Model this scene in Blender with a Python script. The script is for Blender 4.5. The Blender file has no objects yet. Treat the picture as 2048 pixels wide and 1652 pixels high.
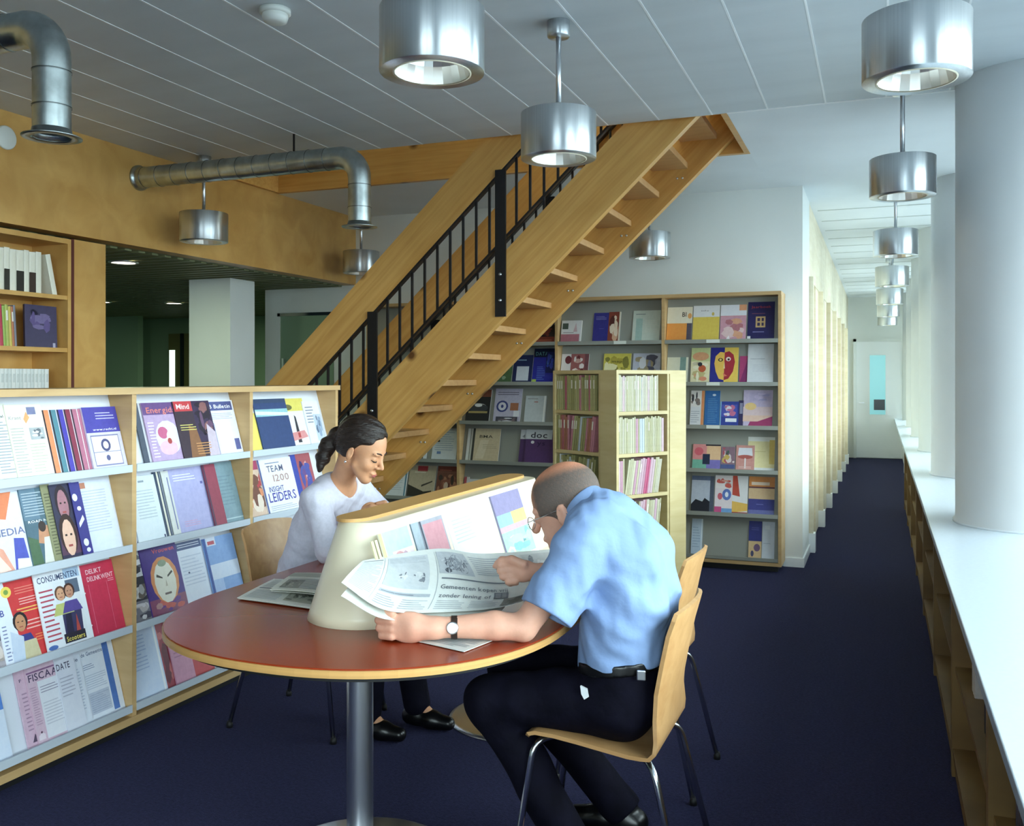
import bpy, bmesh, math, random
import numpy as np
from mathutils import Vector, Matrix

# ------------------------------------------------------------------ camera, world, light, exposure
SC = bpy.context.scene
COL = SC.collection
FPX, CU, CV, EYE = 1880.0, 1024.0, 757.0, 1.45
YAW = math.atan(738.0 / 1880.0)
FX, FY = -math.sin(YAW), math.cos(YAW)
RX, RY = math.cos(YAW), math.sin(YAW)
cam = bpy.data.cameras.new('camera')
cam.sensor_width = 36.0
cam.lens = 36.0 * FPX / 2048.0
cam.shift_y = -(826.0 - CV) / 2048.0
cam.clip_start = 0.05
camo = bpy.data.objects.new('camera', cam)
camo.location = (0, 0, EYE)
camo.rotation_euler = (math.pi / 2, 0, YAW)
COL.objects.link(camo)
SC.camera = camo

w = bpy.data.worlds.new('sky')
SC.world = w
w.use_nodes = True
bg = w.node_tree.nodes['Background']
bg.inputs[0].default_value = (0.82, 0.95, 0.99, 1)
bg.inputs[1].default_value = 13.5

SC.view_settings.view_transform = 'Standard'
SC.view_settings.look = 'None'
SC.view_settings.gamma = 1.0
SC.view_settings.use_curve_mapping = False
SC.view_settings.exposure = 0.0
cy = SC.cycles
cy.use_denoising = True
cy.max_bounces = 10
cy.diffuse_bounces = 6
cy.glossy_bounces = 4
cy.transmission_bounces = 6
cy.transparent_max_bounces = 8
cy.sample_clamp_indirect = 6.0
cy.caustics_reflective = False
cy.caustics_refractive = False

# daylight enters through the window wall: a portal only guides the sky sampling
pl = bpy.data.lights.new('window_portal', 'AREA')
pl.shape = 'RECTANGLE'
pl.size, pl.size_y = 21.5, 2.05
pl.cycles.is_portal = True
po = bpy.data.objects.new('window_portal', pl)
po.location = (1.79, 7.55, 1.80)
po.rotation_euler = (math.pi / 2, 0, math.pi / 2)
COL.objects.link(po)
pl2 = bpy.data.lights.new('rear_window_portal', 'AREA')
pl2.shape = 'RECTANGLE'
pl2.size, pl2.size_y = 2.66, 2.05
pl2.cycles.is_portal = True
po2 = bpy.data.objects.new('rear_window_portal', pl2)
po2.location = (0.39, -3.42, 1.80)
po2.rotation_euler = (math.pi / 2, 0, 0)
COL.objects.link(po2)

# ------------------------------------------------------------------ helpers
def srgb(c):
    if isinstance(c, str):
        c = c.lstrip('#')
        c = [int(c[i:i + 2], 16) / 255 for i in (0, 2, 4)]
    return tuple((x / 12.92 if x <= 0.04045 else ((x + 0.055) / 1.055) ** 2.4) for x in c[:3])

def ray(u, v=CV):
    s = (u - CU) / FPX
    return Vector((FX + s * RX, FY + s * RY, -(v - CV) / FPX))
def at_x(u, v, X):
    r = ray(u, v); k = X / r.x
    return Vector((X, r.y * k, EYE + r.z * k))
def at_y(u, v, Y):
    r = ray(u, v); k = Y / r.y
    return Vector((r.x * k, Y, EYE + r.z * k))
def at_d(u, v, d):
    r = ray(u, v)
    return Vector((r.x * d, r.y * d, EYE + r.z * d))

M = {}
def mat(name, col, rough=0.5, metal=0.0, spec=0.5, noise=None, bump=None, coat=0.0, emit=None, emit_s=0.0, aniso=None):
    """noise=(scale xyz, amount, detail[, coords]); bump=(scale xyz, strength)"""
    m = bpy.data.materials.new(name); m.use_nodes = True
    nt = m.node_tree; b = nt.nodes['Principled BSDF']
    c = srgb(col) if isinstance(col, str) else col
    b.inputs['Base Color'].default_value = (*c, 1)
    b.inputs['Roughness'].default_value = rough
    b.inputs['Metallic'].default_value = metal
    b.inputs['Specular IOR Level'].default_value = spec
    b.inputs['Coat Weight'].default_value = coat
    if emit:
        b.inputs['Emission Color'].default_value = (*srgb(emit), 1)
        b.inputs['Emission Strength'].default_value = emit_s
    if noise or bump:
        tc = nt.nodes.new('ShaderNodeTexCoord')
    if noise:
        mp = nt.nodes.new('ShaderNodeMapping'); mp.inputs['Scale'].default_value = noise[0]
        nz = nt.nodes.new('ShaderNodeTexNoise'); nz.inputs['Scale'].default_value = 1.0
        nz.inputs['Detail'].default_value = noise[2]
        rp = nt.nodes.new('ShaderNodeValToRGB')
        a = noise[1]
        rp.color_ramp.elements[0].position = 0.3; rp.color_ramp.elements[1].position = 0.7
        rp.color_ramp.elements[0].color = (*[max(0, x * (1 - a)) for x in c], 1)
        rp.color_ramp.elements[1].color = (*[min(1, x * (1 + a)) for x in c], 1)
        nt.links.new(tc.outputs['Object'], mp.inputs['Vector'])
        nt.links.new(mp.outputs['Vector'], nz.inputs['Vector'])
        nt.links.new(nz.outputs['Fac'], rp.inputs['Fac'])
        nt.links.new(rp.outputs['Color'], b.inputs['Base Color'])
    if bump:
        mp2 = nt.nodes.new('ShaderNodeMapping'); mp2.inputs['Scale'].default_value = bump[0]
        nz2 = nt.nodes.new('ShaderNodeTexNoise'); nz2.inputs['Scale'].default_value = 1.0
        nz2.inputs['Detail'].default_value = 3
        bp = nt.nodes.new('ShaderNodeBump'); bp.inputs['Strength'].default_value = bump[1]
        bp.inputs['Distance'].default_value = 0.01
        nt.links.new(tc.outputs['Object'], mp2.inputs['Vector'])
        nt.links.new(mp2.outputs['Vector'], nz2.inputs['Vector'])
        nt.links.new(nz2.outputs['Fac'], bp.inputs['Height'])
        nt.links.new(bp.outputs['Normal'], b.inputs['Normal'])
    M[name] = m
    return m

def wood(name, col, dark, grain=(1.2, 18, 18), rough=0.42, knots=0.0, spec=0.4):
    m = bpy.data.materials.new(name); m.use_nodes = True
    nt = m.node_tree; b = nt.nodes['Principled BSDF']
    b.inputs['Roughness'].default_value = rough
    b.inputs['Specular IOR Level'].default_value = spec
    tc = nt.nodes.new('ShaderNodeTexCoord')
    mp = nt.nodes.new('ShaderNodeMapping'); mp.inputs['Scale'].default_value = grain
    nz = nt.nodes.new('ShaderNodeTexNoise'); nz.inputs['Scale'].default_value = 1.6
    nz.inputs['Detail'].default_value = 5; nz.inputs['Distortion'].default_value = 0.6
    rp = nt.nodes.new('ShaderNodeValToRGB')
    rp.color_ramp.elements[0].position = 0.28; rp.color_ramp.elements[1].position = 0.72
    rp.color_ramp.elements[0].color = (*srgb(dark), 1); rp.color_ramp.elements[1].color = (*srgb(col), 1)
    L = nt.links.new
    L(tc.outputs['Object'], mp.inputs['Vector']); L(mp.outputs['Vector'], nz.inputs['Vector'])
    L(nz.outputs['Fac'], rp.inputs['Fac'])
    out = rp.outputs['Color']
    # broad blotches
    n2 = nt.nodes.new('ShaderNodeTexNoise'); n2.inputs['Scale'].default_value = 2.2; n2.inputs['Detail'].default_value = 2
    L(tc.outputs['Object'], n2.inputs['Vector'])
    mx = nt.nodes.new('ShaderNodeMix'); mx.data_type = 'RGBA'; mx.blend_type = 'MULTIPLY'
    r2 = nt.nodes.new('ShaderNodeValToRGB')
    r2.color_ramp.elements[0].position = 0.35; r2.color_ramp.elements[1].position = 0.65
    r2.color_ramp.elements[0].color = (0.82, 0.80, 0.76, 1); r2.color_ramp.elements[1].color = (1, 1, 1, 1)
    L(n2.outputs['Fac'], r2.inputs['Fac'])
    mx.inputs['Factor'].default_value = 0.7
    L(out, mx.inputs['A']); L(r2.outputs['Color'], mx.inputs['B'])
    out = mx.outputs['Result']
    if knots:
        vo = nt.nodes.new('ShaderNodeTexVoronoi'); vo.inputs['Scale'].default_value = knots
        mp3 = nt.nodes.new('ShaderNodeMapping'); mp3.inputs['Scale'].default_value = (0.8, 1, 1)
        L(tc.outputs['Object'], mp3.inputs['Vector']); L(mp3.outputs['Vector'], vo.inputs['Vector'])
        rk = nt.nodes.new('ShaderNodeValToRGB')
        rk.color_ramp.elements[0].position = 0.05; rk.color_ramp.elements[1].position = 0.13
        rk.color_ramp.elements[0].color = (*srgb('#5a3312'), 1); rk.color_ramp.elements[1].color = (1, 1, 1, 1)
        L(vo.outputs['Distance'], rk.inputs['Fac'])
        m2 = nt.nodes.new('ShaderNodeMix'); m2.data_type = 'RGBA'; m2.blend_type = 'MULTIPLY'
        m2.inputs['Factor'].default_value = 0.9
        L(out, m2.inputs['A']); L(rk.outputs['Color'], m2.inputs['B'])
        out = m2.outputs['Result']
    L(out, b.inputs['Base Color'])
    M[name] = m
    return m

# surfaces
cp_ = mat('carpet', '#26253f', 0.95, spec=0.1, noise=((90, 90, 90), 0.35, 4), bump=((220, 220, 220), 0.6))
cp_.node_tree.nodes['Principled BSDF'].inputs['Sheen Weight'].default_value = 0.12
cp_.node_tree.nodes['Principled BSDF'].inputs['Sheen Tint'].default_value = (0.35, 0.38, 0.75, 1)
mat('plaster', '#e9ece8', 0.7, noise=((1.5, 1.5, 1.5), 0.03, 2), bump=((120, 120, 120), 0.05))
mat('ceiling_plaster', '#e6ebed', 0.75, noise=((2, 2, 2), 0.03, 2))
mat('ceiling_board', '#d0d7da', 0.45, noise=((1, 6, 1), 0.04, 3))
mat('seam', '#f4f6f6', 0.4)
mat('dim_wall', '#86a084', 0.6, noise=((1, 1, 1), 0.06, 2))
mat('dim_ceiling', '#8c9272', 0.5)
wood('birch', '#d9ac66', '#c2924e', (3, 3, 3), 0.38)
wood('birch_pale', '#d2b07e', '#c29e6c', (2, 2, 14), 0.42)
wood('birch_y', '#dcc08c', '#cdae79', (14, 2, 14), 0.42)
wood('pine', '#dfae66', '#cb954c', (1.0, 22, 22), 0.38, knots=3.2)
wood('birch_lit', '#e9dfc6', '#dccfb0', (2, 2, 14), 0.42)  # birch paled: daylight on the corridor partition put into its colour
wood('birch_shaded', '#86683a', '#735630', (3, 3, 3), 0.5)  # same birch darkened: the shade below the sill is in its colour
wood('beech', '#cfa370', '#bc8e5c', (2, 14, 14), 0.36)
mat('tabletop', '#8e3214', 0.27, spec=0.5, noise=((2, 2, 2), 0.05, 1))
mat('table_edge', '#c99a5c', 0.4, noise=((1, 1, 90), 0.15, 2))
mat('cream_lacquer', '#ebe0c4', 0.33, noise=((3, 3, 3), 0.03, 2))
mat('steel', (0.70, 0.72, 0.75), 0.30, metal=1.0)
mat('chrome', (0.80, 0.82, 0.85), 0.2, metal=1.0)
br_ = mat('brushed', (0.66, 0.69, 0.71), 0.34, metal=1.0, noise=((150, 150, 0.5), 0.06, 2))
_b = br_.node_tree.nodes['Principled BSDF']; _b.inputs['Anisotropic'].default_value = 0.9; _b.inputs['Anisotropic Rotation'].default_value = 0.25
_t = br_.node_tree.nodes.new('ShaderNodeTangent'); _t.direction_type = 'RADIAL'; _t.axis = 'Z'
br_.node_tree.links.new(_t.outputs[0], _b.inputs['Tangent'])
mat('reflector', (0.95, 0.93, 0.87), 0.32, metal=1.0)
mat('galvanised', (0.5, 0.56, 0.56), 0.33, metal=1.0, noise=((14, 14, 14), 0.22, 4))
mat('black_metal', '#141316', 0.35, spec=0.5, noise=((30, 30, 30), 0.2, 2))
mat('shelf_metal', '#c3ccd6', 0.35, spec=0.4)
mat('shelf_grey', '#93958e', 0.4, spec=0.4)
mat('rack_white', '#d9dee8', 0.5, noise=((6, 6, 6), 0.02, 2))
mat('white_paint', '#f5f7f7', 0.4)
mat('sill_laminate', '#dbe6f0', 0.16, spec=0.5, noise=((60, 60, 60), 0.02, 2))
mat('column_paint', '#f3f5f6', 0.6, noise=((3, 3, 3), 0.02, 2))
mat('black_rubber', '#0c0c0e', 0.6)
mat('plastic_white', '#dcdfd8', 0.4)
mat('downlight', '#fff6e0', 0.5, emit='#fff4da', emit_s=6.0)
mat('dark_red', '#5a2318', 0.5)
mat('ground_outside', '#85898f', 0.9, noise=((0.3, 0.3, 0.3), 0.2, 3))
mat('screen', '#1e2a33', 0.2)
mat('sky_glass', '#8fd0d6', 0.2, emit='#8fd4dc', emit_s=0.35)
mat('bulb', '#fff4dc', 0.4, emit='#fff0d0', emit_s=9.0)

# thin window glass: clear with a fresnel reflection
def glass_mat():
    m = bpy.data.materials.new('window_glass'); m.use_nodes = True
    nt = m.node_tree; nt.nodes.remove(nt.nodes['Principled BSDF'])
    o = nt.nodes['Material Output']
    t = nt.nodes.new('ShaderNodeBsdfTransparent'); t.inputs[0].default_value = (0.93, 0.96, 0.96, 1)
    g = nt.nodes.new('ShaderNodeBsdfGlossy'); g.inputs['Roughness'].default_value = 0.02
    f = nt.nodes.new('ShaderNodeFresnel'); f.inputs[0].default_value = 1.3
    mx = nt.nodes.new('ShaderNodeMixShader')
    nt.links.new(f.outputs[0], mx.inputs[0]); nt.links.new(t.outputs[0], mx.inputs[1]); nt.links.new(g.outputs[0], mx.inputs[2])
    nt.links.new(mx.outputs[0], o.inputs[0])
    M['window_glass'] = m
glass_mat()

class MB:
    """collects shapes, builds ONE mesh object"""
    def __init__(s): s.bm = bmesh.new(); s.smooth = False
    def box(s, x0, x1, y0, y1, z0, z1, bev=0.0):
        mtx = Matrix.Translation(((x0 + x1) / 2, (y0 + y1) / 2, (z0 + z1) / 2)) @ Matrix.Diagonal((abs(x1 - x0), abs(y1 - y0), abs(z1 - z0), 1))
        r = bmesh.ops.create_cube(s.bm, size=1.0, matrix=mtx)
        if bev:
            es = list({e for v in r['verts'] for e in v.link_edges})
            bmesh.ops.bevel(s.bm, geom=es, offset=bev, segments=2, affect='EDGES', profile=0.5)
        return s
    def prism(s, pts, axis, a0, a1):
        """polygon pts (2-D) extruded along axis from a0 to a1; 2-D order: the two other axes in xyz order"""
        def P(p, a):
            q = list(p); q.insert(axis, a); return q
        b0 = [s.bm.verts.new(P(p, a0)) for p in pts]; b1 = [s.bm.verts.new(P(p, a1)) for p in pts]
        n = len(pts)
        s.bm.faces.new(b0); s.bm.faces.new(b1[::-1])
        for i in range(n):
            s.bm.faces.new((b0[i], b0[(i + 1) % n], b1[(i + 1) % n], b1[i]))
        bmesh.ops.recalc_face_normals(s.bm, faces=s.bm.faces[:])
        return s
    def tube(s, pts, r, n=12, caps=True):
        """round tube through points; r scalar or list"""
        pts = [Vector(p) for p in pts]
        rs = r if isinstance(r, (list, tuple)) else [r] * len(pts)
        rings = []; up = None
        for i, p in enumerate(pts):
            t = (pts[min(i + 1, len(pts) - 1)] - pts[max(i - 1, 0)]).normalized()
            if up is None:
                up = Vector((0, 0, 1)) if abs(t.z) < 0.9 else Vector((1, 0, 0))
            a = t.cross(up).normalized(); b = a.cross(t).normalized(); up = b
            rings.append([s.bm.verts.new(p + (a * math.cos(2 * math.pi * k / n) + b * math.sin(2 * math.pi * k / n)) * rs[i]) for k in range(n)])
        for i in range(len(rings) - 1):
            for k in range(n):
                f = s.bm.faces.new((rings[i][k], rings[i][(k + 1) % n], rings[i + 1][(k + 1) % n], rings[i + 1][k])); f.smooth = True
        if caps:
            s.bm.faces.new(rings[0][::-1]); s.bm.faces.new(rings[-1])
        return s
    def lathe(s, prof, c=(0, 0), n=40, smooth=True):
        """profile [(r,z)...] around z axis at c"""
        rings = []
        for (r, z) in prof:
            if r < 1e-6: rings.append([s.bm.verts.new((c[0], c[1], z))])
            else: rings.append([s.bm.verts.new((c[0] + r * math.cos(2 * math.pi * k / n), c[1] + r * math.sin(2 * math.pi * k / n), z)) for k in range(n)])
        for i in range(len(rings) - 1):
            A, B = rings[i], rings[i + 1]
            for k in range(n):
                k2 = (k + 1) % n
                if len(A) == 1 and len(B) == 1: continue
                if len(A) == 1: f = s.bm.faces.new((A[0], B[k2], B[k]))
                elif len(B) == 1: f = s.bm.faces.new((A[k], A[k2], B[0]))
                else: f = s.bm.faces.new((A[k], A[k2], B[k2], B[k]))
                f.smooth = smooth
        return s
    def quadgrid(s, P, smooth=True):
        """P[i][j] 3-D points"""
        V = [[s.bm.verts.new(p) for p in row] for row in P]
        for i in range(len(V) - 1):
            for j in range(len(V[0]) - 1):
                f = s.bm.faces.new((V[i][j], V[i + 1][j], V[i + 1][j + 1], V[i][j + 1])); f.smooth = smooth
        return s
    def mesh(s, name, recalc=True):
        if recalc: bmesh.ops.recalc_face_normals(s.bm, faces=s.bm.faces[:])
        me = bpy.data.meshes.new(name); s.bm.to_mesh(me); s.bm.free()
        return me
    def build(s, name, material, parent=None, loc=(0, 0, 0), rot=(0, 0, 0), recalc=True):
        return link(name, s.mesh(name, recalc), material, parent, loc, rot)

def link(name, me, material=None, parent=None, loc=(0, 0, 0), rot=(0, 0, 0)):
    if material is not None and not me.materials:
        me.materials.append(M[material] if isinstance(material, str) else material)
    o = bpy.data.objects.new(name, me); COL.objects.link(o)
    o.location = loc; o.rotation_euler = rot
    if parent is not None: o.parent = parent
    return o
def bx(name, x0, x1, y0, y1, z0, z1, material, parent=None, bev=0.0):
    """box as its own object with its origin at the base centre"""
    cx, cyy = (x0 + x1) / 2, (y0 + y1) / 2
    o = MB().box(x0 - cx, x1 - cx, y0 - cyy, y1 - cyy, 0, z1 - z0, bev).build(name, material, parent, (cx, cyy, z0))
    if parent is not None: o.location = Vector(o.location) - Vector(parent.location)
    return o
def tag(o, label=None, cat=None, group=None, kind=None):
    if label: o['label'] = label
    if cat: o['category'] = cat
    if group: o['group'] = group
    if kind: o['kind'] = kind
    return o
def thing(name, label, cat, loc=(0, 0, 0), rz=0, group=None):
    o = bpy.data.objects.new(name, None); COL.objects.link(o)
    o.location = loc; o.rotation_euler = (0, 0, rz); o.empty_display_size = 0.1
    return tag(o, label, cat, group)
def struct(o):
    o['kind'] = 'structure'; return o
def copy_tree(o, parent=None):
    c = o.copy(); COL.objects.link(c); c.parent = parent
    for ch in [k for k in bpy.data.objects if k.parent is o]:
        copy_tree(ch, c)
    return c
def dup(root, loc, rz=None, label=None):
    c = root.copy(); COL.objects.link(c); c.location = loc
    if rz is not None: c.rotation_euler = (0, 0, rz)
    if label: c['label'] = label
    for ch in list(root.children):
        k = ch.copy(); COL.objects.link(k); k.parent = c
        for g in ch.children:
            q = g.copy(); COL.objects.link(q); q.parent = k
    return c

# ------------------------------------------------------------------ structure
ZC = 2.93                      # ceiling height
XW = 1.75                      # glazing plane
XR = XW + 0.2
XF = -4.5                      # birch fascia plane
YB = 7.53                      # back wall plane
XC = -0.56                     # corridor wall plane
YE = 18.3                      # end of the corridor
OX0, OX1, OY0, OY1 = XF, -0.80, 5.32, 6.33   # stairwell opening

struct(bx('floor', -10.5, XR, -3.4, YE + 0.2, -0.2, 0.0, 'carpet'))
g = bx('ground_outside', -40, 60, -60, 60, -0.45, -0.32, 'ground_outside'); struct(g)

# ceiling: boards along the room, light seam strips, plaster beyond
cl = struct(bx('ceiling', XF - 0.2, XR, -3.4, OY0, ZC + 0.012, ZC + 0.3, 'ceiling_plaster'))
bw = 0.3023
nb = 20
x = -0.277 + 6 * bw
x0 = x - bw * nb
bm_ = MB().box(-bw / 2 + 0.004, bw / 2 - 0.004, -4.36, 4.36, 0, 0.012).mesh('ceiling_board')
bm_.materials.append(M['ceiling_board'])
sm_ = MB().box(-0.0045, 0.0045, -4.36, 4.36, 0, 0.012).mesh('seam_strip'); sm_.materials.append(M['seam'])
for k in range(nb):
    xx = x0 + bw * (k + 0.5)
    if xx + bw / 2 > XW: continue
    o = link('ceiling_board', bm_, parent=cl); o.location = Vector((xx, OY0 - 4.36, ZC)) - cl.location
    o = link('seam_strip', sm_, parent=cl); o.location = Vector((xx + bw / 2, OY0 - 4.36, ZC - 0.0015)) - cl.location
c2 = struct(bx('ceiling_corridor', OX1, XR, OY0, YE, ZC, ZC + 0.3, 'ceiling_plaster'))
tag(c2)
sm2 = MB().box(-0.93, 0.93, -0.004, 0.004, 0, 0.01).mesh('ceiling_joint'); sm2.materials.append(M['seam'])
mat('joint_grey', '#c2c8c6', 0.7)  # grey strips marking the joints of the corridor ceiling boards
sm3 = MB().box(-0.8, 0.8, -0.012, 0.012, 0, 0.006).mesh('joint_strip'); sm3.materials.append(M['joint_grey'])
for k in range(16):
    o = link('joint_strip', sm3, parent=c2); o.location = Vector((0.28, 8.7 + 0.6 * k, ZC - 0.004)) - c2.location
o = bx('edge_trim', OX1, 1.3, OY0 - 0.012, OY0 + 0.004, ZC - 0.004, ZC + 0.01, 'seam', cl)
c3 = struct(bx('ceiling_back', XF, OX1, OY1, YB + 0.1, ZC, ZC + 0.3, 'ceiling_plaster'))
# stairwell lining in pine, and the landing room above
lin = struct(bx('stairwell_lining', OX0, OX1, OY1 - 0.045, OY1 - 0.001, ZC - 0.002, ZC + 0.55, 'pine'))
bx('end_board', OX1 - 0.035, OX1 - 0.001, OY0, OY1 - 0.045, ZC - 0.002, ZC + 0.55, 'pine', lin)
bx('near_board', OX0, OX1 - 0.035, OY0 + 0.001, OY0 + 0.02, ZC + 0.004, ZC + 0.55, 'pine', lin)
bx('left_board', OX0 + 0.001, OX0 + 0.035, OY0 + 0.02, OY1 - 0.045, ZC + 0.0, ZC + 0.55, 'pine', lin)
struct(bx('ceiling_upper', -5.2, 0.4, 4.6, 5.3, 5.2, 5.3, 'ceiling_plaster')); struct(bx('ceiling_upper_left', -5.2, -1.6, 5.3, 6.5, 5.2, 5.3, 'ceiling_plaster')); struct(bx('ceiling_upper_far', -5.2, 0.4, 6.5, 7.2, 5.2, 5.3, 'ceiling_plaster'))
rf = struct(bx('window_rooflight_added', -1.6, 0.4, 5.3, 5.34, 5.2, 5.3, 'white_paint')); bx('pane', -1.6, 0.4, 5.34, 6.5, 5.25, 5.256, 'window_glass', rf)  # rooflight added out of view so daylight reaches the pine lining
up = struct(bx('wall_upper', -5.2, 0.4, 7.1, 7.2, ZC + 0.3, 5.2, 'plaster'))
bx('upper_panel', -5.2, 0.4, 4.6, 4.7, ZC + 0.3, 5.2, 'plaster', up)
bx('upper_panel', -5.3, -5.2, 4.6, 7.2, ZC + 0.3, 5.2, 'plaster', up)
bx('upper_panel', 0.4, 0.5, 4.6, 7.2, ZC + 0.3, 5.2, 'plaster', up)

# back wall, corridor wall with glazed birch doors, far door
wb = struct(bx('wall_back', -5.5, XC, YB, YB + 0.12, 0, ZC, 'plaster'))
wc = struct(bx('wall_corridor', XC - 0.12, XC, YB + 0.12, 8.25, 0, ZC, 'plaster'))
struct(bx('baseboard_back', XC - 0.14, XC + 0.008, YB - 0.012, YB, 0, 0.07, 'white_paint'))
struct(bx('baseboard_corridor', XC, XC + 0.012, YB - 0.012, 8.25, 0, 0.07, 'white_paint'))
hd = struct(bx('trim_1', XC - 0.10, XC - 0.005, 8.25, YE, 2.30, ZC, 'birch_lit'))
struct(bx('wall_corridor_rear', XC - 0.32, XC - 0.22, 8.25, YE, 0, ZC, 'plaster'))
struct(bx('wall_end', XC - 0.3, XR, YE, YE + 0.12, 0, ZC, 'plaster'))
mat('partition_glass', '#aeb6ad', 0.12, spec=0.6)
k = 0
y = 8.25
while y < YE - 0.6:
    k += 1
    p = struct(bx('door_%d' % k, XC - 0.09, XC - 0.035, y + 0.06, y + 0.98, 0.0, 2.29, 'birch_lit'))
    bx('pane', XC - 0.04, XC - 0.03, y + 0.16, y + 0.50, 0.12, 2.19, 'partition_glass', p)
    bx('pane', XC - 0.04, XC - 0.03, y + 0.56, y + 0.88, 0.12, 2.19, 'partition_glass', p)
    q = struct(bx('trim_%d' % (k + 1), XC - 0.1, XC + 0.035, y - 0.05, y + 0.05, 0, 2.30, 'birch_lit'))
    bx('foot', XC - 0.02, XC + 0.05, y - 0.055, y + 0.055, 0, 0.16, 'white_paint', q)
    y += 1.45
    q = struct(bx('wall_panel_%d' % k, XC - 0.1, XC - 0.01, y - 0.47, y - 0.05, 0, 2.30, 'birch_lit'))
fd = struct(bx('door_far', -0.42, 0.36, YE - 0.05, YE, 0.01, 2.12, 'white_paint', bev=0.004))
bx('door_frame', -0.47, -0.42, YE - 0.06, YE, 0, 2.17, 'plaster', fd); bx('door_frame', 0.36, 0.41, YE - 0.06, YE, 0, 2.17, 'plaster', fd)
bx('door_frame', -0.47, 0.41, YE - 0.06, YE, 2.12, 2.17, 'plaster', fd)
pn = bx('pane', -0.19, 0.075, YE - 0.058, YE - 0.05, 0.80, 1.87, 'sky_glass', fd)
bx('glazing_bead', -0.215, -0.19, YE - 0.065, YE - 0.05, 0.78, 1.9, 'white_paint', fd); bx('glazing_bead', 0.075, 0.1, YE - 0.065, YE - 0.05, 0.78, 1.9, 'white_paint', fd)
bx('dark_panel', -0.12, 0.065, YE - 0.064, YE - 0.058, 0.88, 1.07, 'screen', fd)
bx('door_handle', -0.37, -0.28, YE - 0.10, YE - 0.085, 1.0, 1.02, 'steel', fd)

# window wall: parapet, glazing with posts, sill, round columns
struct(bx('wall_window', XW - 0.03, XR, -3.4, YE, -0.3, 0.70, 'plaster'))
struct(bx('trim_window_head', XW - 0.03, XR, -3.4, YE, 2.84, ZC + 0.2, 'white_paint'))
y = -3.3; k = 0
while y < YE - 0.2:
    k += 1
    wn = struct(bx('window_%d' % k, XW, XW + 0.07, y, y + 0.06, 0.73, 2.84, 'white_paint'))
    y2 = min(y + 1.25, YE)
    bx('pane', XW + 0.03, XW + 0.036, y + 0.06, y2, 0.78, 2.80, 'window_glass', wn)
    bx('window_frame', XW, XW + 0.07, y + 0.06, y2, 0.73, 0.78, 'white_paint', wn)
    bx('window_frame', XW, XW + 0.07, y + 0.06, y2, 2.80, 2.84, 'white_paint', wn)
    y = y2
for k in range(6):
    cm = MB().lathe([(0.0, 0.731), (0.362, 0.731), (0.362, 0.742), (0.35, 0.744), (0.35, ZC), (0, ZC)], n=72).build('wall_column_%d' % (k + 1), 'column_paint', loc=(0.70, 5.25 + 2.5 * k, 0))
    struct(cm)
# behind the camera
struct(bx('wall_rear', -10.5, -0.95, -3.4, -3.3, 0, ZC, 'plaster'))
struct(bx('wall_rear_parapet', -0.95, XR, -3.4, -3.3, -0.3, 0.73, 'plaster'))
struct(bx('trim_rear_head', -0.95, XR, -3.4, -3.3, 2.84, ZC + 0.2, 'white_paint'))
for q in range(2):
    xa = -0.95 + 1.34 * q
    k += 1
    wn = struct(bx('window_%d' % (k + 20), xa, xa + 0.06, -3.4, -3.33, 0.73, 2.84, 'white_paint'))
    bx('pane', xa + 0.06, xa + 1.34, -3.37, -3.364, 0.78, 2.80, 'window_glass', wn)
    bx('window_frame', xa + 0.06, xa + 1.34, -3.4, -3.33, 0.73, 0.78, 'white_paint', wn)
    bx('window_frame', xa + 0.06, xa + 1.34, -3.4, -3.33, 2.80, 2.84, 'white_paint', wn)

# birch fascia above the low zone on the left, low zone behind it
fa = struct(bx('wall_fascia', XF - 0.12, XF, -3.3, YB, 2.31, ZC + 0.4, 'birch'))
lowc = struct(bx('ceiling_low', -10.5, XF - 0.12, -3.3, 13.0, 2.31, 2.4, 'dim_ceiling'))
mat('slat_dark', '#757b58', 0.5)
sl = MB().box(-2.9, 2.9, -0.03, 0.03, 0, 0.012).mesh('ceiling_slat'); sl.materials.append(M['slat_dark'])
for k in range(70):
    o = link('ceiling_slat', sl, parent=lowc); o.location = Vector((XF - 3.05, 4.0 + 0.125 * k, 2.298)) - lowc.location
struct(bx('wall_low_left', -10.5, -10.4, -3.3, 13.0, 0, 2.31, 'dim_wall'))
struct(bx('wall_low_far', -10.5, -5.5, 10.6, 10.7, 0, 2.31, 'dim_wall'))
struct(bx('wall_low_side', -5.5, -5.42, YB + 0.12, 10.6, 0, 2.31, 'dim_wall'))
# column clad in white in the low zone
struct(bx('wall_pillar', -5.53, -5.10, 6.5, 6.83, 0, 2.297, 'plaster'))

# door in the plaster wall of the low zone, panels and a glazed door at its far end
xd0, xd1 = at_y(557, 0, YB).x, at_y(668, 0, YB).x
dl = struct(bx('door_low', xd0 + 0.03, xd1, YB - 0.012, YB, 0, 2.04, 'dim_wall'))
bx('door_frame', xd0, xd0 + 0.03, YB - 0.02, YB, 0, 2.07, 'plaster', dl); bx('door_frame', xd0, xd1, YB - 0.02, YB, 2.04, 2.07, 'screen', dl)
bx('door_handle', xd0 + 0.07, xd0 + 0.09, YB - 0.05, YB - 0.03, 1.55, 1.64, 'steel', dl)
YF = 10.6
def fx(u): return at_y(u, 0, YF).x
mat('glass_green', '#7fae9c', 0.2, emit='#8fc8b4', emit_s=0.25)
mat('glass_lit', '#cfe8d8', 0.3, emit='#d8f0e0', emit_s=1.6)
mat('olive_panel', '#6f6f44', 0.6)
pw = struct(bx('window_low', fx(224), fx(250), YF - 0.03, YF, 1.55, 2.12, 'glass_green'))
bx('lower_panel', fx(224), fx(250), YF - 0.03, YF, 0, 1.53, 'olive_panel', pw)
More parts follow.
